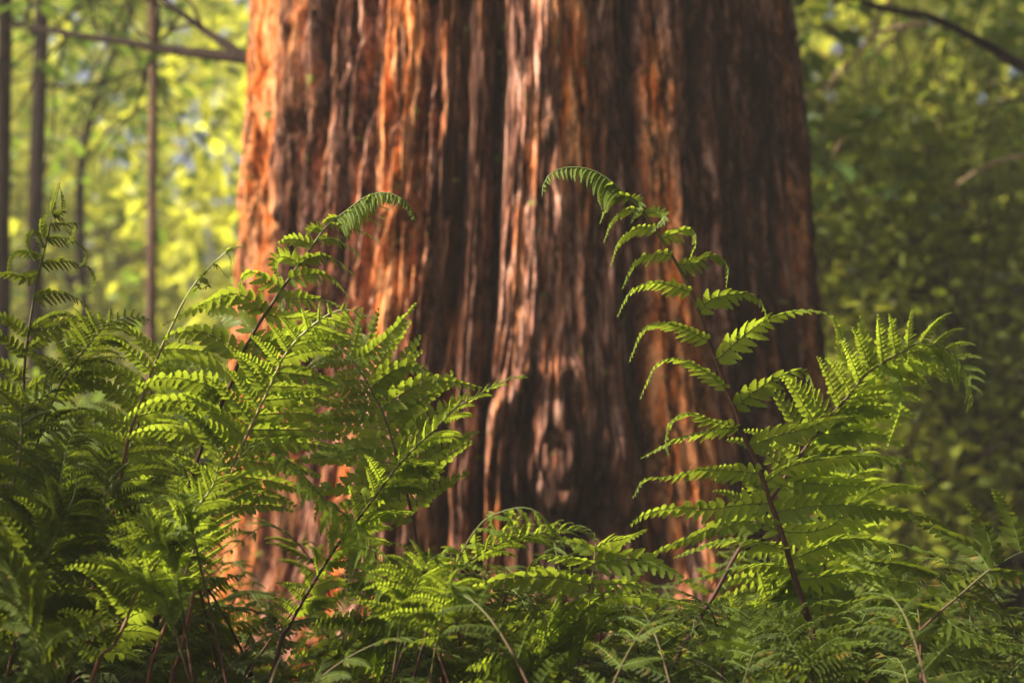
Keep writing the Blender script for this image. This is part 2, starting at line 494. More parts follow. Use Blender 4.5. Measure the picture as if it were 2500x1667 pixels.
# ------------------------------------------------------------------ the redwood
TD = 3.2        # distance of the trunk's axis
def build_redwood():
    base = (0.03, TD, 0.0)
    t = thing('redwood_tree', base, 'massive old redwood trunk with deeply furrowed orange and brown bark and dark knot', 'tree')
    nz, na = 620, 1100
    z = np.concatenate([np.linspace(-0.1, 2.6, nz - 60), np.linspace(2.62, 9.5, 60)])
    # angle 0 faces the camera, negative to the left; denser on the near side
    a = np.linspace(-np.pi, np.pi, na + 1)[:-1]
    a = a - 0.42 * np.sin(a)
    Z, A = np.meshgrid(z, a, indexing='ij')
    zz = [-0.1, 0.10, 0.25, 0.54, 0.84, 1.13, 1.72, 2.6, 9.5]
    R0 = np.interp(Z, zz, [0.98, 0.87, 0.785, 0.700, 0.652, 0.628, 0.593, 0.565, 0.40])
    cx = np.interp(Z, zz, [0.045, 0.045, 0.045, 0.045, 0.028, 0.022, 0.014, 0.01, 0.0])
    # flowing coordinate: ridges drift to the left going down on the near left, swirl round the knot
    s = A + (1.72 - Z) * (-0.015 + 0.11 * np.exp(-((A + 0.15) / 0.5) ** 2)) * np.clip((1.9 - Z), 0, 1.5) * 0.55
    s = s + 0.05 * vnoise(A * 1.3 + 10, Z * 0.5, 11) + 0.014 * vnoise(A * 4 + 30, Z * 1.2, 12) + 0.004 * vnoise(A * 11, Z * 3.0, 13)
    kx, kz = 0.075, 0.735                      # knot
    dx = (A - kx) * 0.66; dz = (Z - kz) * 0.8
    rk = np.sqrt(dx ** 2 + dz ** 2)
    s = s - 0.035 * (dx / 0.1) * np.exp(-(rk / 0.12) ** 2)
    # macro profile across the trunk
    px = np.array([-3.2, -1.9, -1.50, -1.30, -1.18, -1.03, -0.90, -0.78, -0.62, -0.50, -0.40, -0.27, -0.20, -0.14, -0.095, -0.05, 0.02, 0.12, 0.22, 0.29, 0.36, 0.47, 0.57, 0.66, 0.80, 0.93, 1.08, 1.25, 1.5, 2.0, 3.2])
    ph = np.array([0, 0.2, -0.8, 0.2, 0.8, 1.0, -1.4, -0.9, 0.2, -0.8, 2.2, 1.6, -1.2, 0.6, -3.6, 1.0, 1.9, 1.2, 1.7, 0.2, -1.6, 1.2, 1.5, -2.2, -0.8, -2.0, 0.8, -0.6, 0.8, -1.5, 0]) * 0.011
    xs = np.linspace(-3.3, 3.3, 1400)
    yy = np.interp(xs, px, ph)
    kern = np.exp(-np.linspace(-2.2, 2.2, 15) ** 2); kern /= kern.sum()
    yy = np.convolve(np.pad(yy, 7, mode='edge'), kern, 'valid')
    D = np.interp(s, xs, yy) * (0.8 + 0.35 * np.clip((1.7 - Z), 0, 1.2))
    u = s * 0.64
    # long fibrous plates
    def ridged(n): return 1 - np.abs(n) * 2
    un = u + 0.0018 * vnoise(A * 60, Z * 16, 41) + 0.0012 * vnoise(A * 130, Z * 50, 42)
    D += 0.010 * ridged(vnoise(un * 9 + 50, Z * 0.45, 21))
    # flat topped strips with torn ends
    p1 = vnoise(un * 15 + 7, Z * 0.9, 22); D += 0.014 * np.clip(p1 * 2.6, -1, 1)
    p2 = vnoise(un * 40 + 3, Z * 2.6, 23); D += 0.0052 * np.clip(p2 * 2.6, -1, 1)
    p3 = vnoise(un * 80 + 3, Z * 6.5, 28); D += 0.0038 * np.clip(p3 * 2.4, -1, 1)
    D += 0.0042 * np.clip(vnoise(un * 150, Z * 16, 24) * 2, -1, 1)
    D += 0.0025 * vnoise(un * 300, Z * 45, 25)
    D += 0.004 * vnoise(un * 34, Z * 26, 26) * np.clip(0.2 + vnoise(un * 5, Z * 3.5, 27) * 1.6, 0, 1)
    def crack(fu, fz, seed, th, dep):
        n = 1 - np.abs(vnoise(un * fu, Z * fz, seed))
        m = np.clip((vnoise(un * fu * 0.3 + 9, Z * fz * 1.3, seed + 50) + 0.25) * 3, 0, 1)
        return -dep * np.clip((n - th) / (1 - th), 0, 1) ** 0.7 * m
    D += crack(12, 0.7, 61, 0.86, 0.040)
    D += crack(26, 1.8, 62, 0.82, 0.026)
    D += crack(52, 5.5, 63, 0.80, 0.012)
    # knot: a raised lip round a hollow, second hollow below it
    ang = np.arctan2(dz, dx)
    rk2 = rk * (1 + 0.16 * np.sin(ang * 2 + 1) + 0.16 * vnoise(A * 14, Z * 10, 71))
    D += 0.020 * np.exp(-(rk2 / 0.062) ** 3) * (1 + 0.8 * vnoise(A * 34, Z * 28, 73)) - 0.026 * np.exp(-((rk2 - 0.085) / 0.016) ** 2) * (0.55 + 0.45 * np.sin(ang + 2.2)) + 0.012 * np.exp(-((rk2 - 0.115) / 0.014) ** 2)
    D -= 0.010 * np.exp(-((rk2 - 0.036) / 0.006) ** 2)
    for gc, gw, gd in ((-0.095, 0.020, 0.045), (-0.70, 0.018, 0.028), (0.345, 0.018, 0.03), (0.575, 0.02, 0.03), (-0.20, 0.012, 0.02), (0.90, 0.02, 0.03)):
        D -= gd * np.exp(-((s - gc - 0.008 * vnoise(Z * 3, Z * 0 + gc * 9, 75)) / gw) ** 2) * np.clip(0.75 + 0.5 * vnoise(Z * 1.3, Z * 0 + gc * 20, 76), 0.2, 1.2)
    for (hx, hz, hr, hd) in ((0.05, 0.775, 0.022, 0.02), (0.10, 0.70, 0.02, 0.022), (0.19, 0.66, 0.05, 0.06), (-0.03, 0.66, 0.045, 0.045), (0.20, 0.56, 0.06, 0.05), (0.0, 0.78, 0.03, 0.035), (0.11, 0.58, 0.03, 0.03)):
        rr = np.sqrt(((A - hx) * 0.66) ** 2 + ((Z - hz) * 0.75) ** 2)
        D -= hd * np.exp(-(rr / hr) ** 2) * (0.8 + 0.5 * vnoise(A * 30, Z * 26, 72))
    rr = np.sqrt(((A - 0.10) * 0.66) ** 2 + ((Z - 0.645) * 0.6) ** 2)
    D += 0.014 * np.exp(-(rr / 0.03) ** 2)
    D *= np.clip((np.pi - np.abs(A)) / 0.3, 0, 1)
    Rr = R0 + D - 0.012
    X = base[0] + cx - 0.03 + Rr * np.sin(A)
    Y = base[1] - Rr * np.cos(A)
    ora = np.zeros_like(Z)
    for c0, w0, am, z0, z1 in ((-1.35, 0.16, 0.7, -1, 9), (-1.06, 0.15, 1.0, -1, 9), (-0.42, 0.085, 1.3, 0.85, 9), (-0.50, 0.05, .8, -1, 0.9), (0.13, 0.05, 0.8, 1.15, 9), (0.40, 0.05, .9, 0.6, 1.6), (0.50, 0.045, 1, 0.4, 1.15), (-0.75, 0.05, 0.7, 0, 1.2), (1.25, 0.05, .7, 0, 9), (-0.2, 0.03, .5, 0, 1.2)):
        ora += am * np.exp(-((s - c0) / w0) ** 2) * np.clip((Z - z0) * 6, 0, 1) * np.clip((z1 - Z) * 6, 0, 1)
    ora = ora * (0.75 + 0.5 * vnoise(un * 30, Z * 3, 81)) + 0.25 * vnoise(un * 14, Z * 1.6, 82)
    # weathered bands; the right third's shade is painted in as darker bark
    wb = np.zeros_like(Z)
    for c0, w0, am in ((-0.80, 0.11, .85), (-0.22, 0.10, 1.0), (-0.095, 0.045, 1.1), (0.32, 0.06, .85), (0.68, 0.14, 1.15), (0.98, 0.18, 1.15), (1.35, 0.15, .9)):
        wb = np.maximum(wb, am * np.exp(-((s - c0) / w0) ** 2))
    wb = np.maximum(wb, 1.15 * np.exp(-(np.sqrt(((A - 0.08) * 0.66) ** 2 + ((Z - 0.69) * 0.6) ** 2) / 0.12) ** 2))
    wear_sh = np.clip(wb * (0.75 + 0.9 * vnoise(un * 40, Z * 3.5, 83) + 0.5 * vnoise(un * 110, Z * 9, 84)), 0, 0.92)
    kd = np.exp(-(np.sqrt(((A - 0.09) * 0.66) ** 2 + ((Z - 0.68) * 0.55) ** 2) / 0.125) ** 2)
    wear_sh = np.maximum(wear_sh, 0.94 * np.minimum(1, kd * 1.4) * np.clip(0.9 + 0.7 * vnoise(un * 70, Z * 30, 85), 0.5, 1))
    ora = ora * (1 - 0.8 * kd)
    V = np.stack([X, Y, Z], -1).reshape(-1, 3)
    uv = np.stack([u, Z], -1).reshape(-1, 2)
    i, j = np.meshgrid(np.arange(nz - 1), np.arange(na), indexing='ij')
    j2 = (j + 1) % na
    F = np.stack([i * na + j, i * na + j2, (i + 1) * na + j2, (i + 1) * na + j], -1).reshape(-1, 4)
    obj('trunk', mesh_from('trunk', V, F, [M_BARK], uv=uv, attr={'orange': ora.ravel(), 'wear_shade': wear_sh.ravel()}), t)
    # two dark low branches on its left
    g = np.random.default_rng(5)
    for pts, r in (([(640, 150, 3.25), (600, 143, 3.3), (510, 133, 3.45), (415, 122, 3.6), (310, 104, 3.8), (170, 84, 4.0), (40, 60, 4.3)], (0.014, 0.007)),
                   ([(640, 150, 3.25), (600, 138, 3.3), (553, 110, 3.4), (478, 58, 3.6), (400, 0, 3.8), (300, -90, 4.1)], (0.012, 0.005))):
        c, _ = spline([P(*p) for p in pts], 40)
        parts = [tube(c, np.linspace(r[0], r[1], 40), 8, 0.15, 3)]
        for k in range(6):
            i0 = g.integers(12, 38)
            tw = grow_branch(c[i0], [g.uniform(-1, 0), g.uniform(-.3, .6), g.uniform(-.9, .9)], 0.5, g, 10)
            parts.append(tube(tw, np.linspace(0.004, 0.0015, 10), 4))
        Vb, Fb, _ = join(parts)
        obj('branch', mesh_from('branch', Vb, Fb, [M_DARKBARK]), t)
    # crown high above the frame
    parts = []; pts = []
    for k in range(46):
        a0 = g.uniform(0, 6.28); zb = g.uniform(4.6, 9.3)
        L = 3.3 * (1 - (zb - 4.6) / 9)
        b = grow_branch((math.cos(a0) * 0.4, TD + math.sin(a0) * 0.4, zb), (math.cos(a0), math.sin(a0), 0.1), L, g, 16, 0.1, -0.02)
        parts.append(tube(b, np.linspace(0.05, 0.008, 16), 6)); pts.append(b[4:])
    Vb, Fb, _ = join(parts)
    obj('limb', mesh_from('limb', Vb, Fb, [M_DARKBARK]), t)
    pts = np.vstack(pts); n = 15000
    C = pts[g.integers(0, len(pts), n)] + g.normal(size=(n, 3)) * [0.28, 0.28, 0.15]
    C = C[C[:, 2] > 4.2]
    Vb, Fb = leaves(C, 0.16, g, 0.6)
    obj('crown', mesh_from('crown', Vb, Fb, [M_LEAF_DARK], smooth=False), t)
build_redwood()

# ------------------------------------------------------------------ fern fronds
def pinnule_template(nn, teeth=True):
    """a leaflet lobe, x 0..1 long, y half width -1..1, returns (x, y) rows of three"""
    x = np.linspace(0, 1, nn)
    w = np.interp(x, [0, 0.12, 0.35, 0.65, 0.88, 1.0], [0.95, 1.05, 1.0, 0.80, 0.42, 0.04])
    if teeth:
        w = w * np.where(np.arange(nn) % 2 == 1, 1.12, 0.82)
        w[0] = 0.7; w[-1] = 0.05
    return x, w

def pinna_arrays(c, W, width, nn=8, spacing=None, fwd=0.45, fold=0.15, base=0.75, g=None, curl=0.25, tail=0.10, rib=True, taper=0.9):
    """c: curve (m,3) base->tip, W: width axis (m,3). returns V,F,matidx of one leaflet with its lobes on both sides"""
    m = len(c)
    T = tangents(c)
    W = norm(W - T * np.sum(W * T, 1, keepdims=True))
    N = np.cross(T, W)
    N = N * np.where(N[:, 2:3].mean() < 0, -1, 1)
    s = np.concatenate([[0], np.cumsum(np.linalg.norm(np.diff(c, axis=0), axis=1))]); L = s[-1]
    if spacing is None: spacing = width * 0.43
    k = max(5, int(L / spacing))
    t = (np.arange(k) + 0.3) / k
    t = 1 - (1 - t) ** 1.12
    Vs, Fs, Ms = [], [], []
    x, w = pinnule_template(nn)
    prof = np.interp(t, [0, 0.1, 0.2, 1.0], [base, 0.97, 1.0, tail]) ** taper
    sp = np.gradient(t) * L
    off = 0
    for side in (1, -1):
        tt = np.clip(t + (0.25 / k if side > 0 else 0), 0, 0.995)
        ii = tt * (m - 1)
        i0 = np.clip(ii.astype(int), 0, m - 2); f = (ii - i0)[:, None]
        B = c[i0] * (1 - f) + c[i0 + 1] * f
        Tt = norm(T[i0] * (1 - f) + T[i0 + 1] * f); Wt = norm(W[i0] * (1 - f) + W[i0 + 1] * f); Nt = norm(N[i0] * (1 - f) + N[i0 + 1] * f)
        jit = g.normal(size=(k, 3)) * 0.07
        a = fwd + 0.25 * tt[:, None] + jit[:, :1]
        fo = fold + jit[:, 1:2] * 1.2
        d = norm(side * Wt * np.cos(a) + Tt * np.sin(a) - Nt * fo)
        pw = norm(np.cross(Nt, d)) * 1.0
        pn = norm(np.cross(d, pw)); pn = pn * np.sign(np.sum(pn * Nt, 1, keepdims=True) + 1e-6)
        # roll each lobe a little, so light catches them differently
        ro = 0.18 + jit[:, 2:3] * 2
        pw = norm(pw * np.cos(ro) + pn * np.sin(ro)); pn = np.cross(d, pw) ; pn = pn * np.sign(np.sum(pn * Nt, 1, keepdims=True) + 1e-6)
        Lp = (width * prof * (1 + 0.10 * g.normal(size=k)) * np.where(g.uniform(size=k) < 0.035, 0.35, 1.0))[:, None]
        hw = (sp * 0.475)[:, None] * np.minimum(1, 0.55 + Lp / width)
        rows = []
        for xi, wi in zip(x, w):
            cen = B + d * Lp * xi + Tt * Lp * 0.16 * xi * xi - pn * Lp * curl * xi * xi
            e = hw * wi
            rows.append(np.stack([cen + pw * e + pn * e * 0.22, cen, cen - pw * e + pn * e * 0.22], 1))
        V = np.stack(rows, 1)                       # k, nn, 3, 3
        V = V.reshape(-1, 3)
        r = np.arange(nn - 1)
        q = np.stack([np.stack([r * 3, r * 3 + 1, r * 3 + 4, r * 3 + 3], -1), np.stack([r * 3 + 1, r * 3 + 2, r * 3 + 5, r * 3 + 4], -1)], 1).reshape(-1, 4)
        F = (np.arange(k)[:, None, None] * nn * 3 + q[None]).reshape(-1, 4) + off
        Vs.append(V); Fs.append(F); Ms.append(np.zeros(len(F), int)); off += len(V)
    if rib:
        rv, rf, _ = tube(c, np.linspace(max(0.0005, width * 0.034), 0.0003, m), 4)
        Vs.append(rv); Fs.append(rf + off); Ms.append(np.ones(len(rf), int))
    return np.vstack(Vs), np.vstack(Fs), np.concatenate(Ms)

VIEW = np.array([0.0, 1.0, 0.0])

def traced_pinna(pts, d, width, roll0, roll1, dd, g, **kw):
    """leaflet traced in photo pixels: pts [(px,py)...] base->tip, depth d at base, dd metres nearer (-) / farther (+) at the tip"""
    n = len(pts)
    q = [P(x, y, d + dd * (i / (n - 1)) ** 1.3) for i, (x, y) in enumerate(pts)]
    c, L = spline(q, 26)
    T = tangents(c)
    A = norm(np.cross(T, VIEW[None]))
    if roll1 >= 58: roll1 += 38
    r = np.radians(np.interp(np.linspace(0, 1, 26), [0, 0.5, 1], [roll0, roll0 + (roll1 - roll0) * 0.5, roll1]))[:, None]
    sg = -1.0 if c[-1][0] > c[0][0] else 1.0        # the upper side is turned to the light, away from the camera
    W = A * np.cos(r) + sg * VIEW[None] * np.sin(r)
    return pinna_arrays(c, W, width, g=g, **kw)

def auto_pinna(B, D, Wd, L, g, droop=1.0, lift=0.15, width=0.015, m=20, sweep=0.0, Tr=None, **kw):
    c = [B]; d = norm(D + np.array([0, 0, lift]))
    ds = L / (m - 1)
    for i in range(m - 1):
        t = i / (m - 1)
        d = norm(d + (np.array([0, 0, -1.0]) * droop * (0.25 + 1.5 * t * t) + (Tr * sweep if Tr is not None else 0)) / (m - 1) * 1.6)
        c.append(c[-1] + d * ds)
    c = np.array(c)
    T = tangents(c)
    W = np.zeros_like(c); w = Wd
    for i in range(m):
        w = norm(w - T[i] * np.dot(w, T[i])); W[i] = w
    return pinna_arrays(c, W, width, g=g, **kw)

def frond(label, pts, d0, d1, Lmax=0.12, phi=35.0, phi_tip=None, start=0.35, n=24, seed=1, mats=None, stem=None, r=0.0028, droop=1.0, lift=0.1,
          left=True, right=True, ang=0.25, traced=None, auto_to=None, auto_from=None, nn=8, fold=0.2, wf=0.13, leaf=None, group='fern fronds growing in front of the redwood',
          scaleL=1.0, scaleR=1.0, curltip=0.0, parts_on=True, peak=0.25, ground=True, sweep=0.1, name='fern_frond', jitter=0.12, tipmin=0.08, angR=None, angL=None, tipL=0.0, tip_from=0.75, tipphi=62, tipn=26):
    """pts: rachis in photo pixels base->tip; depth d0 at the base to d1 at the tip"""
    g = np.random.default_rng(seed * 13 + 5)
    k = len(pts)
    q = []
    ys = np.array([p[1] for p in pts], float); seg = np.concatenate([[0], np.cumsum(np.hypot(np.diff([p[0] for p in pts]), np.diff(ys)))]); seg /= seg[-1]
    for (x, y), f in zip(pts, seg):
        q.append(P(x, y, d0 + (d1 - d0) * f))
    nextra = 0
    if ground and q[0][2] > 0.02:
        dirn = norm(q[0] - q[1]); dirn[0] = np.clip(dirn[0], -0.45, 0.45); b = q[0]
        h = b[2]
        mid = b + np.array([dirn[0] * 0.55, 0.0, -0.85]) * h * 0.45
        foot = np.array([mid[0] + dirn[0] * h * 0.12, mid[1] + 0.02, 0.0])
        q = [foot, mid] + q
    c, L = spline(q, 120)
    lower = np.linalg.norm(np.diff(np.array(q)[:3], axis=0), axis=1).sum() / L if len(q) > k else 0.0
    T = tangents(c)
    base = c[0]
    th = thing(name, base, label, 'fern frond', group)
    leafm = leaf or M_FERN
    V, F, a = tube(c, r * np.interp(np.linspace(0, 1, 120), [0, 0.5, 0.9, 1], [1.25, 1.0, 0.42, 0.15]), 7, 0.08, seed)
    obj('stem', mesh_from('stem', V, F, [stem or M_STEM], attr={'along': a}), th)
    leaf_parts = []
    # photo-based start fraction -> along the whole stem
    st = lower + start * (1 - lower)
    tt = st + (1 - st) * (1 - (1 - np.linspace(0, 0.985, n)) ** 1.25)
    for i, t in enumerate(tt):
        u = (t - st) / (1 - st)
        if auto_to is not None and u > auto_to: continue
        if auto_from is not None and u < auto_from: continue
        sh = np.interp(u, [0, peak, 0.6, 1.0], [0.72, 1.0, 0.66, tipmin])
        for side in (-1, 1):
            if side < 0 and not left: continue
            if side > 0 and not right: continue
            tj = t + side * 0.006 * (1 - u)
            ii = tj * 119; i0 = int(np.clip(ii, 0, 118)); f = ii - i0
            B = c[i0] * (1 - f) + c[i0 + 1] * f
            Tt = norm(T[i0] * (1 - f) + T[i0 + 1] * f)
            ph = math.radians(phi if phi_tip is None else phi + (phi_tip - phi) * u)
            A = norm(np.cross(VIEW, Tt))            # to the right when the stem points up
            Bu = A if A[2] > 0.05 else -A           # the blade's upper side leans to the light
            N = norm(VIEW * math.cos(ph) + Bu * math.sin(ph))
            S = norm(np.cross(Tt, N)); S = S if np.dot(S, A) > 0 or abs(np.dot(S, A)) < 0.05 else -S
            if g.uniform() < 0.03: continue
            aa = (ang if (angL if side < 0 else angR) is None else (angL if side < 0 else angR)) + 0.35 * u + jitter * g.normal()
            D = norm(side * S * math.cos(aa) + Tt * math.sin(aa) + N * (0.12 + 0.1 * g.normal()))
            LL = Lmax * sh * (scaleL if side < 0 else scaleR) * (1 + 0.09 * g.normal())
            if LL < 0.006: continue
            wd = max(0.0028, LL * wf * 1.15)
            pa = auto_pinna(B, D, Tt, LL, g, droop=droop * g.uniform(0.75, 1.3) * (1 + curltip * u), lift=lift, width=wd, m=14, sweep=sweep, Tr=Tt,
                            nn=nn if LL > 0.04 else 5, fold=fold)
            leaf_parts.append(pa)
    if tipL > 0:
        for uu in np.linspace(tip_from, 0.99, tipn):
            t = lower + uu * (1 - lower); i0 = int(min(118, t * 119)); f = t * 119 - i0
            B = c[i0] * (1 - f) + c[i0 + 1] * f; Tt = T[i0]
            v = (uu - tip_from) / (1 - tip_from)
            for side in (-1, 1):
                down = norm(np.array([0, 0, -1.0]) - Tt * -Tt[2])
                D = norm(down * 1.0 + VIEW * side * -0.75 + Tt * 0.25 + g.normal(size=3) * 0.08)
                LL = tipL * np.interp(v, [0, 0.25, 0.6, 1], [1, 0.75, 0.42, 0.10]) * (1 + 0.08 * g.normal())
                leaf_parts.append(auto_pinna(B, D, Tt, LL, g, droop=0.5, lift=0.0, width=max(0.0022, LL * 0.2), m=10, nn=5, fold=0.25, sweep=-0.25, Tr=Tt))
    if traced:
        for tp in traced:
            pts2, kw = tp[0], dict(tp[1])
            # depth of the rachis nearest to the leaflet's base
            dist = [np.hypot((cc[0] / (K * cc[1]) + 1250) - pts2[0][0], ((CAMZ - cc[2]) / (K * cc[1]) + 833.5) - pts2[0][1]) for cc in c]
            j = int(np.argmin(dist)); dep = c[j][1]
            x0 = c[j][0] / (K * dep) + 1250; y0 = (CAMZ - c[j][2]) / (K * dep) + 833.5
            pp = [(x0, y0)] + list(pts2[1:])
            leaf_parts.append(traced_pinna(pp, dep, kw.pop('width') * 1.08, kw.pop('r0', 20), kw.pop('r1', 60), kw.pop('dd', 0.0), g, nn=9, **kw))
    if parts_on and len(leaf_parts) <= 98:
        for V, F, mi in leaf_parts:
            obj('leaflet', mesh_from('leaflet', V, F, [leafm, M_RIB], midx=mi), th)
    else:
        Vs, Fs, Ms, o = [], [], [], 0
        for V, F, mi in leaf_parts:
            Vs.append(V); Fs.append(F + o); Ms.append(mi); o += len(V)
        obj('foliage', mesh_from('foliage', np.vstack(Vs), np.vstack(Fs), [leafm, M_RIB], midx=np.concatenate(Ms)), th)
    return th

def c1(L): return [(1250 + x * .5102, 350 + y * .5102) for x, y in L]
def c2(L): return [(400 + x * .3827, 400 + y * .3827) for x, y in L]
def c3(L): return [(x * .3826, 400 + y * .3826) for x, y in L]
def c4(L): return [(x * .4253, 1000 + y * .4253) for x, y in L]
def c5(L): return [(800 + x * .4253, 1000 + y * .4253) for x, y in L]
def c6(L): return [(1600 + x * .4253, 1000 + y * .4253) for x, y in L]

# --- the tall arching frond on the right, every big leaflet traced
w = 0.0135
TR1 = [
 (c1([(500, 200), (450, 212), (412, 250), (430, 318)]), dict(width=.008, r0=50, r1=60, dd=-.01)),
 (c1([(556, 260), (495, 262), (445, 315), (422, 380)]), dict(width=.009, r0=45, r1=60, dd=-.015)),
 (c1([(622, 325), (545, 318), (475, 375), (440, 472)]), dict(width=.010, r0=45, r1=62, dd=-.02)),
 (c1([(690, 425), (600, 408), (512, 470), (472, 585)]), dict(width=.011, r0=40, r1=62, dd=-.03)),
 (c1([(770, 560), (695, 532), (592, 565), (527, 697)]), dict(width=.0115, r0=35, r1=64, dd=-.03)),
 (c1([(850, 735), (700, 668), (572, 705), (503, 830)]), dict(width=.0125, r0=30, r1=66, dd=-.035)),
 (c1([(915, 940), (860, 905), (740, 862), (630, 890), (560, 1047)]), dict(width=.013, r0=35, r1=66, dd=-.04)),
 (c1([(1005, 1175), (930, 1095), (800, 1032), (690, 1062), (612, 1222)]), dict(width=.013, r0=45, r1=66, dd=-.04)),
 (c1([(1085, 1375), (960, 1330), (840, 1290), (755, 1340), (735, 1440), (750, 1495)]), dict(width=.0135, r0=40, r1=66, dd=-.05)),
 (c1([(1095, 1380), (950, 1375), (800, 1410), (700, 1460), (622, 1506)]), dict(width=.014, r0=55, r1=62, dd=-.05)),
 (c6([(605, 380), (440, 350), (260, 345), (90, 385), (-60, 400), (-125, 500)]), dict(width=.016, r0=20, r1=60, dd=-.05)),
 (c6([(660, 520), (500, 545), (300, 570), (120, 560), (-60, 600), (-140, 660)]), dict(width=.019, r0=10, r1=45, dd=-.05)),
 (c6([(720, 690), (560, 640), (400, 650), (230, 720), (60, 790), (-60, 860)]), dict(width=.018, r0=30, r1=55, dd=.05)),
 (c6([(760, 830), (600, 760), (430, 740), (250, 790), (110, 850)]), dict(width=.018, r0=50, r1=60, dd=-.08)),
 (c6([(790, 940), (650, 890), (480, 900), (280, 960), (60, 1000)]), dict(width=.018, r0=60, r1=66, dd=.05)),
 (c1([(575, 270), (612, 280), (600, 320), (568, 382)]), dict(width=.007, r0=40, r1=45, dd=-.01)),
 (c1([(640, 345), (700, 335), (728, 360), (668, 422)]), dict(width=.009, r0=30, r1=50, dd=-.02)),
 (c1([(705, 445), (785, 430), (850, 415), (880, 470), (852, 556)]), dict(width=.0115, r0=25, r1=58, dd=-.02)),
 (c1([(790, 590), (870, 575), (960, 540), (1030, 590), (1026, 687)]), dict(width=.013, r0=20, r1=60, dd=-.02)),
 (c1([(875, 790), (960, 745), (1080, 722), (1180, 750), (1230, 852)]), dict(width=.0165, r0=5, r1=62, dd=-.02)),
 (c1([(965, 1035), (1080, 945), (1210, 850), (1350, 805), (1480, 806), (1560, 848)]), dict(width=.019, r0=5, r1=64, dd=-.02)),
 (c1([(1060, 1275), (1150, 1195), (1270, 1120), (1380, 1085), (1430, 1130), (1450, 1250)]), dict(width=.0185, r0=8, r1=64, dd=-.05)),
 (c6([(540, 210), (700, 150), (860, 110), (1000, 60), (1130, 40)]), dict(width=.018, r0=15, r1=40, dd=.03)),
 (c6([(620, 400), (760, 330), (930, 290), (1130, 265), (1330, 270), (1500, 300), (1590, 370), (1638, 460)]), dict(width=.020, r0=40, r1=64, dd=.06)),
 (c6([(680, 560), (850, 560), (1050, 545), (1250, 570), (1450, 600), (1620, 640), (1720, 720)]), dict(width=.019, r0=0, r1=50, dd=.04)),
 (c6([(735, 720), (900, 700), (1050, 640), (1200, 500), (1350, 440), (1520, 445)]), dict(width=.019, r0=20, r1=40, dd=.06)),
 (c6([(770, 860), (930, 800), (1100, 740), (1300, 760), (1500, 800), (1640, 840), (1720, 950)]), dict(width=.020, r0=25, r1=62, dd=.02)),
 (c6([(815, 990), (960, 960), (1120, 930), (1300, 960), (1480, 990)]), dict(width=.020, r0=35, r1=55, dd=-.02)),
 (c6([(850, 1120), (1000, 1090), (1180, 1130), (1350, 1180)]), dict(width=.018, r0=50, r1=60, dd=-.06)),
]
R1 = c6([(905, 1300), (880, 1210), (840, 1080), (790, 930), (750, 780), (700, 640), (650, 500), (610, 370), (560, 260), (480, 90)]) + \
     c1([(1085, 1320), (1030, 1180), (985, 1060), (935, 930), (890, 800), (850, 690), (800, 600), (755, 520), (700, 435), (640, 345), (580, 275), (520, 222), (450, 165), (380, 128), (300, 115), (230, 122), (180, 150), (150, 200), (145, 252)])
frond('tallest bright green fern frond, arching left over the dark right side of the trunk', R1, 1.50, 1.46, Lmax=0.17, start=0.0, n=54,
      phi=62, auto_from=2, tipL=0.033, tip_from=0.83, tipn=20, traced=TR1, seed=1, r=0.0034, ang=0.05, wf=0.16, peak=0.1, sweep=0.0, tipmin=0.05, scaleL=0.8, scaleR=0.35)

# --- second right frond, leaning right
R2 = c6([(100, 1490), (210, 1290), (270, 1170), (350, 1040), (440, 870), (520, 740), (600, 600), (680, 490), (780, 330), (900, 170), (1010, 30)]) + \
     c1([(1600, 1220), (1700, 1100), (1860, 1000), (1960, 950), (2080, 985), (2165, 1080), (2200, 1160), (2192, 1250)])
frond('bright fern frond leaning right behind the tallest frond, tip drooping over dark shrubs', R2, 1.60, 1.62, Lmax=0.135, start=0.36, n=24,
      phi=20, phi_tip=50, droop=0.75, lift=0.0, seed=2, r=0.003, angR=0.6, angL=0.05, scaleL=0.72, wf=0.15, traced=[
 (c1([(1700, 1095), (1640, 1080), (1580, 1000), (1575, 920), (1535, 830)]), dict(width=.013, r0=10, r1=30, dd=-.02)),
 (c1([(1770, 1050), (1720, 1010), (1685, 930), (1670, 825)]), dict(width=.013, r0=5, r1=10, dd=-.01)),
 (c1([(1880, 995), (1835, 960), (1815, 900), (1838, 840)]), dict(width=.010, r0=5, r1=10, dd=-.01)),
 (c6([(1000, 50), (1100, 25), (1230, 5), (1340, 40)]), dict(width=.017, r0=15, r1=40, dd=.02)),
 (c6([(930, 160), (1020, 140), (1110, 130), (1190, 122)]), dict(width=.019, r0=10, r1=30, dd=.02)),
 (c6([(850, 270), (1000, 255), (1150, 270), (1300, 290), (1430, 340), (1550, 480)]), dict(width=.020, r0=15, r1=62, dd=-.03)),
 (c6([(740, 400), (860, 420), (1020, 430), (1200, 440), (1400, 450), (1520, 470)]), dict(width=.020, r0=15, r1=45, dd=.03)),
 (c1([(1860, 1000), (1960, 1010), (2040, 1040), (2085, 1085)]), dict(width=.010, r0=30, r1=50, dd=-.01)),
 (c1([(1750, 1060), (1840, 1130), (1850, 1250), (1790, 1460)]), dict(width=.014, r0=50, r1=40, dd=-.05)),
 ])

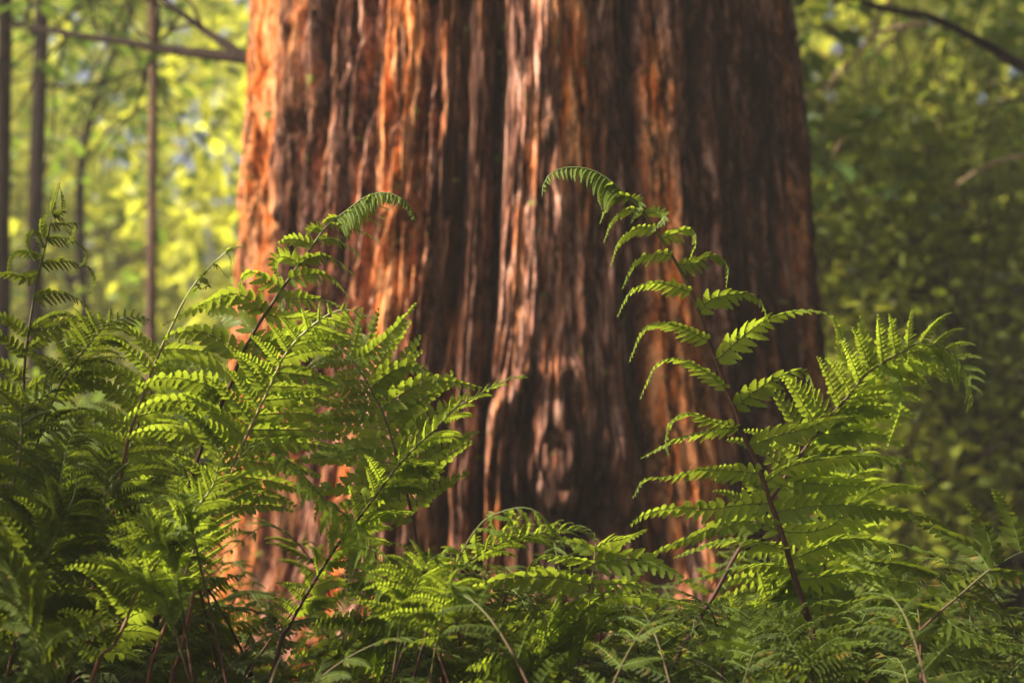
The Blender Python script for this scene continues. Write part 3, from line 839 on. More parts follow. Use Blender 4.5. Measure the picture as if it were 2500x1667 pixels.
# --- the big frond left of centre
R3 = c4([(960, 900), (1000, 750), (1040, 600), (1090, 410), (1170, 190), (1250, 20)]) + \
     c2([(350, 1568), (420, 1420), (500, 1210), (600, 1030), (700, 880), (780, 760), (850, 660), (930, 550), (1040, 400), (1180, 290), (1300, 205), (1430, 185), (1540, 240), (1590, 310), (1606, 372)])
frond('large bright fern frond before the sunlit left side of the trunk, tip curled right', R3, 1.50, 1.44, Lmax=0.12, start=0.30, n=26,
      phi=40, phi_tip=60, tipL=0.030, tip_from=0.80, tipn=24, droop=0.9, lift=0.0, seed=3, r=0.0031, ang=-0.05, wf=0.15, scaleL=0.95, auto_to=0.22, traced=[
 (c2([(1170, 310), (1270, 325), (1390, 395)]), dict(width=.006, r0=55, r1=62, dd=-.01)),
 (c2([(1195, 285), (1300, 298), (1420, 360)]), dict(width=.006, r0=55, r1=62, dd=-.01)),
 (c2([(1240, 250), (1340, 255), (1448, 296)]), dict(width=.005, r0=55, r1=62, dd=-.01)),
 (c2([(1050, 410), (1180, 408), (1290, 445), (1370, 495)]), dict(width=.009, r0=45, r1=62, dd=-.02)),
 (c2([(960, 510), (1080, 480), (1180, 525), (1258, 600)]), dict(width=.010, r0=40, r1=64, dd=-.02)),
 (c2([(880, 620), (980, 588), (1110, 618), (1218, 716)]), dict(width=.012, r0=25, r1=60, dd=-.03)),
 (c2([(785, 770), (900, 708), (1030, 708), (1110, 760), (1182, 858)]), dict(width=.013, r0=10, r1=62, dd=-.03)),
 (c2([(705, 880), (860, 862), (980, 862), (1080, 885), (1140, 925)]), dict(width=.015, r0=5, r1=60, dd=-.03)),
 (c2([(640, 985), (800, 985), (920, 975), (1060, 1010), (1180, 1085)]), dict(width=.0155, r0=15, r1=60, dd=.04)),
 (c2([(560, 1130), (700, 1130), (850, 1080), (1000, 1060), (1120, 1110)]), dict(width=.017, r0=10, r1=50, dd=.05)),
 (c2([(490, 1260), (640, 1200), (800, 1160), (960, 1110), (1080, 1150), (1180, 1290)]), dict(width=.018, r0=0, r1=60, dd=.02)),
 (c2([(430, 1390), (560, 1350), (700, 1300), (840, 1290), (960, 1330)]), dict(width=.018, r0=10, r1=50, dd=-.03)),
 (c2([(1130, 330), (1150, 360), (1165, 425)]), dict(width=.006, r0=30, r1=60, dd=-.01)),
 (c2([(1095, 360), (1050, 352), (1005, 392)]), dict(width=.006, r0=20, r1=40, dd=.0)),
 (c2([(1030, 430), (965, 408), (920, 430), (950, 492)]), dict(width=.008, r0=15, r1=60, dd=-.02)),
 (c2([(960, 520), (900, 500), (800, 480), (728, 508)]), dict(width=.010, r0=5, r1=40, dd=-.01)),
 (c2([(870, 625), (800, 600), (730, 598), (705, 650), (750, 745)]), dict(width=.012, r0=10, r1=64, dd=-.04)),
 (c2([(735, 820), (660, 745), (570, 692), (500, 725), (478, 832)]), dict(width=.014, r0=5, r1=66, dd=-.03)),
 (c2([(640, 960), (560, 870), (450, 830), (300, 870), (130, 955), (-10, 1030)]), dict(width=.016, r0=5, r1=62, dd=-.03)),
 (c2([(580, 1060), (500, 1000), (380, 960), (280, 950), (420, 1000)][:4]), dict(width=.016, r0=0, r1=30, dd=.04)),
 (c2([(490, 1240), (400, 1150), (260, 1080), (120, 1070), (0, 1110)]), dict(width=.018, r0=0, r1=40, dd=-.02)),
 (c2([(420, 1400), (310, 1330), (180, 1270), (40, 1250), (-60, 1290)]), dict(width=.018, r0=0, r1=45, dd=.03)),
 (c2([(370, 1510), (280, 1430), (150, 1390), (0, 1370)]), dict(width=.018, r0=0, r1=35, dd=-.03)),
 (c2([(1340, 190), (1345, 215), (1340, 250)]), dict(width=.005, r0=60, r1=60, dd=-.005)),
 (c2([(1300, 200), (1290, 230), (1280, 268)]), dict(width=.005, r0=60, r1=60, dd=-.005)),
 (c2([(1390, 185), (1398, 215), (1396, 250)]), dict(width=.005, r0=60, r1=60, dd=-.005)),
 (c2([(1440, 185), (1455, 215), (1460, 250)]), dict(width=.0045, r0=60, r1=60, dd=-.005)),
 (c2([(1480, 195), (1500, 225), (1508, 255)]), dict(width=.004, r0=60, r1=60, dd=-.005)),
 (c2([(1520, 215), (1530, 240), (1530, 265)]), dict(width=.004, r0=60, r1=60, dd=-.005)),
 (c2([(1550, 250), (1555, 270), (1550, 290)]), dict(width=.003, r0=60, r1=60, dd=-.005)),
 (c2([(1575, 280), (1578, 298), (1572, 315)]), dict(width=.003, r0=60, r1=60, dd=-.005)),
 ])

R4 = c4([(985, 1560), (1010, 1470), (1070, 1250), (1110, 1050), (1160, 860), (1200, 700), (1240, 500), (1320, 340), (1400, 180), (1480, 10)]) + \
     c2([(640, 1500), (700, 1370), (760, 1240), (850, 1120), (960, 1020), (1080, 945), (1180, 930), (1260, 960), (1330, 985)])
frond('fern frond on long pinkish brown stem beside the large left frond, thin coiled tip', R4, 1.44, 1.42, Lmax=0.115, start=0.40, n=20,
      phi=15, phi_tip=60, droop=0.55, lift=0.1, seed=4, stem=M_STEMR, r=0.0028, ang=0.15, wf=0.15, scaleL=0.65, tipmin=0.02)

R5 = c4([(850, 1562), (900, 1370), (970, 1180), (1060, 950), (1130, 760), (1215, 600), (1290, 440), (1345, 330), (1400, 250), (1460, 200), (1510, 190)])
frond('young fern frond on a reddish stem with tightly coiled leaflets beside the sunlit bark', R5, 1.38, 1.40, Lmax=0.06, start=0.30, n=16,
      phi=30, droop=0.1, lift=0.3, seed=5, stem=M_STEMR, r=0.0026, ang=0.45, wf=0.13, curltip=4)

R6 = c4([(560, 900), (640, 640), (700, 350), (740, 150), (790, 10)]) + \
     c3([(890, 1550), (930, 1420), (990, 1270), (1050, 1130), (1110, 1010), (1150, 920), (1220, 800), (1300, 700), (1380, 620), (1440, 565), (1500, 540), (1545, 525), (1562, 512), (1550, 503), (1540, 515)])
frond('thin fern frond with bare dark upper stem and tiny coiled tip beside the trunk edge', R6, 1.55, 1.50, Lmax=0.09, start=0.25, n=18,
      phi=30, droop=1.0, lift=0.1, seed=6, stem=M_STEMR, r=0.0030, ang=0.15, wf=0.14, auto_to=0.52, leaf=M_FERN, traced=[
 (c3([(1440, 568), (1470, 590), (1475, 640), (1455, 730)]), dict(width=.004, r0=50, r1=60, dd=-.01)),
 (c3([(1375, 625), (1400, 660), (1430, 700), (1465, 735)]), dict(width=.005, r0=40, r1=60, dd=-.01)),
 (c3([(1270, 730), (1300, 760), (1330, 770), (1290, 795), (1260, 770)]), dict(width=.006, r0=30, r1=60, dd=-.01)),
 (c3([(1240, 775), (1265, 790), (1240, 800), (1180, 860), (1175, 890)]), dict(width=.004, r0=40, r1=60, dd=-.01)),
 (c3([(1430, 572), (1470, 540), (1520, 530), (1555, 520)]), dict(width=.004, r0=30, r1=60, dd=-.01)),
 (c3([(1300, 700), (1275, 725), (1285, 712), (1270, 712)]), dict(width=.003, r0=30, r1=60, dd=-.01)),
 ])

R7 = [(30, 1400), (45, 1150)] + c3([(150, 1440), (155, 1300), (175, 1120), (205, 930), (240, 730), (280, 570), (315, 420), (335, 320), (355, 240), (372, 170), (382, 120)])
frond('tall dark fern frond at far left with curling leaflets and tightly furled pointed tip', R7, 1.62, 1.60, Lmax=0.09, start=0.28, n=16,
      phi=40, droop=1.6, lift=0.35, seed=7, r=0.0030, ang=0.2, wf=0.13, auto_to=0.50, leaf=M_FERN_SHADE, traced=[
 (c3([(300, 480), (265, 420), (268, 350), (310, 310), (335, 330)]), dict(width=.008, r0=50, r1=60, dd=-.02)),
 (c3([(285, 560), (225, 430), (185, 440), (170, 500), (190, 570), (220, 620)]), dict(width=.009, r0=50, r1=60, dd=-.02)),
 (c3([(270, 610), (200, 570), (110, 560), (60, 610), (45, 700)]), dict(width=.010, r0=45, r1=62, dd=-.02)),
 (c3([(245, 720), (170, 730), (60, 700), (-30, 715), (-90, 790)]), dict(width=.011, r0=30, r1=60, dd=-.02)),
 (c3([(330, 345), (400, 350), (430, 420), (470, 480), (430, 500)]), dict(width=.008, r0=50, r1=60, dd=-.02)),
 (c3([(325, 370), (400, 390), (480, 380), (475, 450), (430, 510)]), dict(width=.009, r0=50, r1=60, dd=-.03)),
 (c3([(305, 470), (370, 480), (470, 490), (540, 550), (545, 610), (510, 655)]), dict(width=.010, r0=40, r1=60, dd=-.03)),
 (c3([(265, 660), (350, 630), (470, 630), (570, 660), (605, 740), (575, 830)]), dict(width=.011, r0=35, r1=62, dd=-.03)),
 (c3([(235, 850), (330, 830), (450, 840), (540, 900), (590, 1000), (600, 1030)]), dict(width=.013, r0=25, r1=60, dd=-.02)),
 (c3([(205, 1090), (300, 1060), (430, 1010), (520, 985), (600, 1010)]), dict(width=.013, r0=10, r1=30, dd=.02)),
 (c3([(340, 320), (330, 270), (350, 200), (375, 120)]), dict(width=.006, r0=50, r1=60, dd=-.01)),
 (c3([(345, 320), (390, 300), (395, 230), (380, 140)]), dict(width=.006, r0=50, r1=60, dd=-.01)),
 (c3([(340, 330), (380, 320), (410, 270), (395, 190)]), dict(width=.006, r0=50, r1=60, dd=-.02)),
 ])

R8 = c4([(150, 500), (190, 300), (230, 130), (270, 20)]) + c3([(330, 1530), (400, 1380), (500, 1240), (600, 1110), (700, 1015), (820, 975), (880, 985), (942, 985)])
frond('shaded fern frond leaning right with a long thin tip below the slim sapling', R8, 1.52, 1.46, Lmax=0.07, start=0.30, n=22,
      phi=50, droop=0.9, lift=0.15, seed=8, r=0.0026, ang=0.3, wf=0.14, leaf=M_FERN_SHADE)

R9 = c4([(1600, 1380), (1640, 1280), (1700, 1160), (1800, 990), (1900, 830)]) + c5([(90, 730), (180, 620), (270, 500), (380, 350), (520, 200), (620, 110), (720, 0)]) + \
     c2([(1960, 1500), (2080, 1430), (2200, 1375), (2290, 1358)])
frond('fern frond rising diagonally right across the middle of the trunk to a slender unopened tip', R9, 1.44, 1.46, Lmax=0.095, start=0.12, n=30,
      phi=55, phi_tip=70, droop=0.7, lift=0.1, seed=9, stem=M_STEM, r=0.0028, ang=0.3, scaleL=0.6, wf=0.15, peak=0.45, tipmin=0.10)

R10 = c5([(560, 1000), (520, 830), (490, 640), (450, 460), (400, 280), (370, 180), (310, 0)]) + c2([(1360, 1520), (1300, 1400), (1230, 1290), (1130, 1180), (1030, 1080), (960, 1040), (900, 1010)])
frond('fern frond leaning left behind the diagonal frond, one leaflet pointing up before the bark', R10, 1.56, 1.55, Lmax=0.12, start=0.25, n=16,
      phi=-20, droop=0.45, lift=0.05, seed=10, r=0.0029, ang=0.25, wf=0.17, scaleL=0.9, traced=[
 (c2([(1215, 1270), (1300, 1210), (1420, 1110), (1520, 1000), (1610, 890)]), dict(width=.013, r0=5, r1=20, dd=-.02)),
 (c2([(1330, 1440), (1450, 1330), (1560, 1290), (1680, 1330), (1760, 1415)]), dict(width=.017, r0=15, r1=50, dd=-.02)),
 (c2([(1400, 1568), (1500, 1480), (1650, 1400), (1780, 1385), (1900, 1400), (2030, 1430)]), dict(width=.019, r0=10, r1=50, dd=-.02)),
 ])

R11 = c5([(640, 1400), (540, 1250), (440, 1110), (330, 950), (210, 730), (120, 620)]) + c4([(1880, 530), (1780, 420), (1700, 330), (1620, 265), (1540, 215), (1470, 190)])
frond('fern frond bending left with pale folded leaflets hanging straight down in front of the bark', R11, 1.40, 1.36, Lmax=0.085, start=0.12, n=20,
      phi=60, phi_tip=75, droop=1.6, lift=-0.2, seed=11, r=0.0028, ang=0.1, wf=0.15, peak=0.35, tipmin=0.2)

R12 = c5([(560, 1300), (640, 1100), (740, 880), (790, 780), (850, 690), (920, 620), (1040, 572), (1140, 562), (1210, 592), (1270, 660), (1290, 700)])
frond('pale fern frond arching over like a hook low before the middle of the trunk', R12, 1.38, 1.34, Lmax=0.07, start=0.1, n=20,
      phi=65, droop=1.5, lift=0.0, seed=12, r=0.0022, ang=0.1, wf=0.17, auto_to=0.12, traced=[
 (c5([(1000, 585), (1060, 600), (1090, 640), (1085, 700)]), dict(width=.010, r0=75, r1=62, dd=-.02)),
 (c5([(1080, 566), (1140, 600), (1160, 650), (1150, 710)]), dict(width=.010, r0=75, r1=62, dd=-.02)),
 (c5([(1150, 564), (1200, 600), (1225, 660), (1215, 710)]), dict(width=.009, r0=75, r1=62, dd=-.02)),
 (c5([(1210, 592), (1260, 640), (1285, 690), (1290, 730)]), dict(width=.008, r0=75, r1=62, dd=-.01)),
 (c5([(1250, 640), (1300, 700), (1340, 750), (1360, 800)]), dict(width=.008, r0=75, r1=62, dd=-.01)),
 (c5([(930, 620), (1000, 612), (1050, 640), (1080, 705)]), dict(width=.011, r0=75, r1=62, dd=-.03)),
 (c5([(850, 690), (920, 685), (990, 700), (1025, 755)]), dict(width=.012, r0=75, r1=62, dd=-.03)),
 (c5([(790, 780), (850, 765), (890, 800), (885, 850)]), dict(width=.012, r0=70, r1=62, dd=-.03)),
 (c5([(760, 830), (700, 790), (660, 830), (640, 900)]), dict(width=.012, r0=70, r1=62, dd=-.03)),
 (c5([(960, 600), (940, 640), (965, 690), (1000, 720)]), dict(width=.009, r0=70, r1=62, dd=.03)),
 (c5([(1060, 570), (1040, 620), (1040, 680), (1030, 720)]), dict(width=.009, r0=70, r1=62, dd=.03)),
 (c5([(720, 920), (660, 880), (600, 900), (560, 960)]), dict(width=.013, r0=60, r1=62, dd=.03)),
 (c5([(720, 920), (790, 890), (860, 900), (920, 950)]), dict(width=.013, r0=60, r1=62, dd=-.03)),
 ])
R13 = c5([(480, 1250), (620, 1050), (740, 920), (860, 840), (1000, 760), (1180, 712), (1320, 692), (1440, 692), (1510, 720), (1545, 755)])
frond('fern frond stretching right just under the pale hooked one with its back curled leaflets', R13, 1.42, 1.38, Lmax=0.055, start=0.35, n=20,
      phi=60, droop=0.9, lift=0.2, seed=13, r=0.0022, ang=0.4, wf=0.16)
R14 = c5([(400, 1350), (430, 1200), (490, 1060), (540, 940), (560, 880), (600, 840), (640, 870)])
frond('short pale fern frond standing upright below the hooked frond with leaflets folded like ribs', R14, 1.34, 1.32, Lmax=0.068, start=0.30, n=12,
      phi=35, droop=0.8, lift=0.1, seed=14, r=0.002, ang=0.2, wf=0.14)
R15 = c5([(600, 1480), (640, 1300), (660, 1150), (675, 1040), (700, 985), (750, 1040), (790, 1120)])
frond('small pale fern frond with a bent over top, right of the ribbed upright one', R15, 1.32, 1.30, Lmax=0.062, start=0.30, n=12,
      phi=45, droop=0.8, lift=0.1, seed=15, r=0.002, ang=0.2, wf=0.14)
# broad leaflets reaching out horizontally, centre right
R16 = c5([(1430, 1500), (1460, 1350), (1490, 1180), (1515, 1000), (1530, 860), (1540, 780), (1530, 700)])
frond('broad fern frond with long level leaflets on thin red stem, below the trunk knot', R16, 1.50, 1.42, Lmax=0.165, start=0.18, n=13,
      phi=58, droop=0.35, lift=0.05, seed=16, stem=M_STEMR, r=0.0022, ang=0.1, wf=0.16, auto_to=0.15, traced=[
 (c5([(1520, 1000), (1300, 962), (1050, 965), (850, 1020), (740, 1080)]), dict(width=.021, r0=25, r1=40, dd=-.03)),
 (c5([(1540, 880), (1400, 850), (1270, 835), (1180, 870), (1130, 955)]), dict(width=.015, r0=50, r1=64, dd=-.03)),
 (c5([(1535, 900), (1650, 860), (1800, 860), (1950, 920), (2080, 990)]), dict(width=.020, r0=10, r1=40, dd=-.02)),
 (c5([(1490, 1160), (1350, 1140), (1100, 1150), (930, 1160), (770, 1178)]), dict(width=.019, r0=35, r1=45, dd=-.06)),
 (c5([(1480, 1250), (1250, 1215), (1020, 1225), (900, 1230), (780, 1256)]), dict(width=.016, r0=55, r1=50, dd=-.08)),
 (c5([(1515, 1020), (1640, 1000), (1780, 1010), (1900, 1060)]), dict(width=.018, r0=40, r1=50, dd=-.05)),
 (c5([(1505, 1100), (1700, 1070), (1900, 1090), (2110, 1120)]), dict(width=.018, r0=50, r1=55, dd=.04)),
 (c5([(1500, 1150), (1680, 1180), (1880, 1200), (2050, 1260)]), dict(width=.018, r0=35, r1=45, dd=-.06)),
 (c5([(1535, 820), (1450, 770), (1400, 760), (1360, 730)]), dict(width=.013, r0=40, r1=55, dd=.02)),
 (c5([(1535, 800), (1600, 760), (1700, 740), (1830, 690)]), dict(width=.013, r0=40, r1=55, dd=.04)),
 (c5([(1470, 1300), (1300, 1330), (1100, 1330), (950, 1290)]), dict(width=.018, r0=20, r1=45, dd=.03)),
 ])
R17 = c6([(400, 1568), (490, 1380), (540, 1270), (650, 1090), (740, 970), (800, 900), (880, 860)])
frond('sunlit fern frond on a pink stem leaning right behind the base of the tallest frond', R17, 1.66, 1.62, Lmax=0.14, start=0.22, n=14,
      phi=65, droop=0.4, lift=0.1, seed=17, stem=M_STEMR, r=0.0016, ang=0.2, wf=0.16)
R18 = c6([(900, 1600), (880, 1530), (830, 1430), (780, 1340), (740, 1270), (690, 1200), (640, 1150), (615, 1130)])
frond('soft green fern frond facing the camera with its tip pointing left, below the tallest frond', R18, 1.34, 1.34, Lmax=0.07, start=0.0, n=20,
      phi=35, droop=0.8, lift=0.0, seed=18, r=0.0018, ang=0.25, wf=0.15, leaf=M_FERN_SHADE)
R19 = c6([(1200, 1620), (1260, 1530), (1400, 1380), (1620, 1170), (1740, 1070), (1930, 910), (2116, 810), (2300, 740), (2450, 720)])
frond('dark fern frond with a brown stem entering from the right edge, leaflets raised', R19, 1.42, 1.46, Lmax=0.17, start=0.32, n=16,
      phi=40, droop=0.5, lift=0.1, seed=19, r=0.0027, ang=0.3, wf=0.13, leaf=M_FERN_SHADE, auto_to=-1, traced=[
 (c6([(1740, 1070), (1600, 950), (1400, 885), (1200, 865)]), dict(width=.016, r0=55, r1=50, dd=.03)),
 (c6([(1930, 910), (1850, 820), (1700, 720), (1480, 640)]), dict(width=.017, r0=50, r1=50, dd=.03)),
 (c6([(1945, 900), (1910, 720), (1850, 600), (1790, 540)]), dict(width=.016, r0=40, r1=50, dd=-.02)),
 (c6([(2110, 815), (2050, 640), (1990, 520), (1925, 450)]), dict(width=.016, r0=40, r1=50, dd=-.02)),
 (c6([(1740, 1080), (1850, 1120), (2000, 1170), (2150, 1200)]), dict(width=.017, r0=55, r1=56, dd=-.04)),
 (c6([(1930, 920), (2050, 940), (2200, 990), (2350, 1060)]), dict(width=.017, r0=55, r1=56, dd=-.04)),
 (c6([(1620, 1170), (1450, 1110), (1250, 1080), (1050, 1120)]), dict(width=.017, r0=50, r1=56, dd=.02)),
 (c6([(1620, 1170), (1750, 1260), (1950, 1330), (2120, 1350)]), dict(width=.018, r0=55, r1=56, dd=-.06)),
 (c6([(1500, 1290), (1300, 1240), (1100, 1230), (900, 1290)]), dict(width=.018, r0=55, r1=56, dd=-.03)),
 (c6([(1480, 1310), (1650, 1400), (1850, 1440), (2050, 1440)]), dict(width=.018, r0=58, r1=56, dd=-.08)),
 (c6([(1400, 1390), (1200, 1360), (950, 1400), (760, 1480)]), dict(width=.018, r0=55, r1=56, dd=-.06)),
 ])

frond('broad bright fern frond filling the space right of the tallest frond stem', c6([(1000, 1500), (960, 1250), (960, 1000), (1000, 760), (1060, 520), (1150, 300), (1260, 120)]), 1.70, 1.68, Lmax=0.15, start=0.1, n=17,
      phi=35, droop=0.5, lift=0.05, seed=51, r=0.0022, angR=0.2, angL=0.1, wf=0.15)
frond('green fern frond with wide level leaflets low at the right under the leaning frond', c6([(1560, 1620), (1480, 1400), (1380, 1180), (1300, 1000), (1250, 860), (1230, 760)]), 1.56, 1.56, Lmax=0.15, start=0.05, n=15,
      phi=60, droop=0.5, lift=0.0, seed=52, r=0.0022, ang=0.1, wf=0.15)
frond('green fern frond with level leaflets low at bottom centre below the broad one', c5([(1180, 1620), (1210, 1480), (1240, 1350), (1260, 1240), (1270, 1160)]), 1.40, 1.38, Lmax=0.15, start=0.0, n=12,
      phi=62, droop=0.4, lift=0.0, seed=53, r=0.002, ang=0.1, wf=0.15)
frond('green fern frond spreading level before the bark left of the hooked frond', c5([(330, 1560), (340, 1350), (350, 1150), (370, 980), (400, 850)]), 1.50, 1.48, Lmax=0.13, start=0.1, n=15,
      phi=58, droop=0.5, lift=0.0, seed=54, r=0.002, ang=0.15, wf=0.15)
frond('green fern frond low at bottom right with long level leaflets below the tallest stem', c6([(700, 1640), (660, 1500), (600, 1360), (560, 1240), (540, 1160)]), 1.42, 1.42, Lmax=0.14, start=0.0, n=12,
      phi=60, droop=0.45, lift=0.0, seed=55, r=0.002, ang=0.1, wf=0.15)
# left thicket
def TL(label, pts, d0, d1, seed, **kw):
    a = dict(Lmax=0.11, start=0.1, n=22, phi=45, droop=0.8, lift=0.1, r=0.0026, ang=0.25, wf=0.14, leaf=M_FERN_SHADE, nn=6)
    a.update(kw)
    frond(label, pts, d0, d1, seed=seed, **a)
TL('shaded fern frond with a broken brown tip and thick dark stem at the lower left', c4([(60, 1440), (130, 1260), (170, 1120), (230, 960), (270, 850), (320, 720), (380, 600), (430, 480), (440, 390), (420, 365)]), 1.36, 1.40, 21, auto_to=0.8, r=0.0032)
TL('shaded fern frond on a straight stem in the middle of the left thicket', c4([(440, 1300), (480, 1180), (530, 1040), (570, 820), (600, 600), (605, 400), (620, 280), (640, 240)]), 1.45, 1.5, 22)
TL('fern frond with a pale brown stem slanting right through the left thicket', c4([(530, 1540), (640, 1370), (720, 1220), (790, 1040), (940, 830), (1050, 680), (1130, 560), (1220, 440), (1250, 330), (1250, 230)]), 1.34, 1.36, 23, r=0.0030, stem=M_STEMR, phi=55, Lmax=0.09, leaf=M_FERN)
TL('upright narrow fern frond at the left edge below the furled tip', [(60, 1330)] + c4([(70, 500), (110, 300), (125, 120), (130, 0)]) + c3([(330, 1450), (290, 1350), (300, 1270)]), 1.44, 1.46, 24, phi=30, Lmax=0.06)
TL('fern frond with a thin pale stem among the dark left ferns', c4([(230, 980), (280, 780), (330, 520), (370, 280), (410, 150), (460, 60)]), 1.40, 1.44, 25, Lmax=0.075, r=0.0016, stem=M_STEMR)
TL('fern frond whose yellow tip points left low in the left thicket', c4([(1000, 1250), (900, 1050), (820, 980), (700, 930), (580, 870), (465, 845)]), 1.30, 1.28, 26, Lmax=0.055, phi=55, ang=0.5, leaf=M_FERN, start=0.0)
TL('fern frond pointing up left beside the pink stems', c4([(1010, 900), (980, 800), (900, 720), (860, 640), (850, 560), (848, 540)]), 1.32, 1.3, 27, Lmax=0.05, phi=45, ang=0.5, leaf=M_FERN, start=0.0)
TL('small bright coiling fern frond left of the pink stems', c4([(1120, 760), (1070, 640), (1030, 520), (1020, 420), (1025, 375)]), 1.34, 1.32, 28, Lmax=0.045, phi=40, leaf=M_FERN, start=0.0, n=16)
TL('fern frond spreading wide behind the coiled thin one at mid left', [(250, 1330), (300, 1150), (350, 1000), (400, 900), (440, 850), (500, 820)], 1.62, 1.68, 29, Lmax=0.08, phi=30, leaf=M_FERN)
TL('fern frond spreading below the big left frond before the leaf gap', [(480, 1400), (440, 1250), (400, 1120), (380, 1040), (350, 950)], 1.66, 1.7, 30, Lmax=0.10, phi=-35, leaf=M_FERN)
TL('fern frond filling the left edge at half height', [(-30, 1350), (-20, 1200), (0, 1080), (20, 980), (60, 900)], 1.66, 1.7, 31, Lmax=0.075, phi=30)
TL('low dark fern frond in the bottom left corner', [(120, 1750), (100, 1600), (60, 1480), (20, 1380), (-40, 1320)], 1.26, 1.26, 32, Lmax=0.10, phi=50)

# dark crozier, unrolling low at the centre left
RC = c4([(1560, 1560), (1640, 1490), (1720, 1440), (1800, 1420), (1860, 1390), (1890, 1340), (1880, 1295), (1840, 1275), (1790, 1290), (1740, 1330), (1700, 1385), (1705, 1430), (1730, 1450)])
frond('dark brown fern crozier curled into a ring low at the left of centre', RC, 1.25, 1.25, Lmax=0.028, start=0.35, n=20, phi=70, droop=0.6, seed=41, r=0.003, ang=0.1, wf=0.2, leaf=M_FERN_SHADE, name='fern_crozier')

# ---- filler fronds: a few prototypes, copied
def copy_tree(root, loc, rot, sc, label, group):
    r = root.copy(); COL.objects.link(r)
    r.location = loc; r.rotation_euler = rot; r.scale = (sc, sc, sc)
    r['label'] = label; r['group'] = group
    for ch in list(root.children):
        c = ch.copy(); COL.objects.link(c); c.parent = r
    return r

def proto_frond(seed, H, bend, Lmax, leafm, stemm, phi_blade=0.0):
    """arching frond at the origin rising along +Z and bending towards +X, blade across Y"""
    g = np.random.default_rng(seed)
    q = [np.array([0, 0, 0]), np.array([0.06 * bend, 0, H * 0.35]), np.array([0.2 * bend, 0.01, H * 0.65]), np.array([0.42 * bend, 0.0, H * 0.88]), np.array([0.68 * bend, -0.01, H * 0.98]), np.array([0.9 * bend, 0, H * 0.93])]
    c, L = spline(q, 80)
    T = tangents(c)
    th = thing('fern_frond', (0, 0, 0), '', 'fern frond')
    V, F, a = tube(c, 0.0019 * np.interp(np.linspace(0, 1, 80), [0, 0.5, 0.9, 1], [1.2, 1, 0.4, 0.15]), 6)
    obj('stem', mesh_from('stem', V, F, [stemm], attr={'along': a}), th)
    n = 21; Vs, Fs, Ms, o = [], [], [], 0
    for t in 0.22 + 0.78 * (1 - (1 - np.linspace(0, 0.98, n)) ** 1.2):
        u = (t - 0.22) / 0.78
        sh = np.interp(u, [0, 0.25, 0.6, 1], [0.7, 1, 0.68, 0.08])
        i0 = int(min(78, t * 79))
        for side in (-1, 1):
            S = np.array([0, 1.0, 0]) * side
            N = norm(np.cross(T[i0], np.array([0, 1.0, 0]))); N = -N if N[2] < 0 else N
            aa = 0.25 + 0.35 * u + 0.1 * g.normal()
            D = norm(S * math.cos(aa) + T[i0] * math.sin(aa) + N * 0.15 * g.normal())
            LL = Lmax * sh * (1 + 0.08 * g.normal())
            V, F, mi = auto_pinna(c[i0], D, T[i0], LL, g, droop=0.7 * g.uniform(0.6, 1.4), lift=0.1, width=max(0.003, LL * 0.185), m=11, nn=5, fold=0.2, sweep=0.1, Tr=T[i0])
            Vs.append(V); Fs.append(F + o); Ms.append(mi); o += len(V)
    obj('foliage', mesh_from('foliage', np.vstack(Vs), np.vstack(Fs), [leafm, M_RIB], midx=np.concatenate(Ms)), th)
    return th

protos = [proto_frond(100, 0.66, 0.36, 0.12, M_FERN_SHADE, M_STEM), proto_frond(101, 0.62, 0.55, 0.13, M_FERN_SHADE, M_STEM),
          proto_frond(102, 0.60, 0.45, 0.13, M_FERN, M_STEM), proto_frond(103, 0.64, 0.30, 0.11, M_FERN_SHADE, M_STEM)]
used = [False] * len(protos)

def skyline(px):
    """height in photo pixels that the low fern mass reaches"""
    return np.interp(px, [-600, 0, 300, 500, 700, 900, 1100, 1300, 1500, 1700, 2000, 2300, 2500, 3000], [880, 950, 980, 1170, 1330, 1310, 1290, 1290, 1300, 1320, 1320, 1330, 1320, 1290])

gf = np.random.default_rng(77)
def zone(px):
    if px < 520: return 'dark fern frond crowded into the shaded thicket at the lower left', 'fern fronds of the shaded lower left thicket'
    if px < 1150: return 'shaded green fern frond tangled low before the left foot of the trunk', 'fern fronds low before the left foot of the trunk'
    if px < 1800: return 'shaded green fern frond low along the bottom centre before the trunk', 'fern fronds low along the bottom centre'
    return 'shaded green fern frond low in the bottom right thicket under the tall fronds', 'fern fronds of the bottom right thicket'
spots = []
for px in np.linspace(-520, 2950, 50):
    for row, (dep, dy) in enumerate(((1.36, 340), (1.50, 150), (1.72, 30), (2.0, 40))):
        if row == 3 and 400 < px < 1150: continue
        if gf.uniform() < 0.12: continue
        spots.append((px + gf.normal() * 35, dep + gf.normal() * 0.07, dy + abs(gf.normal()) * 110))
for px in np.linspace(900, 2450, 34):
    spots.append((px + gf.normal() * 20, 1.56 + gf.normal() * 0.12, 20 + abs(gf.normal()) * 70))
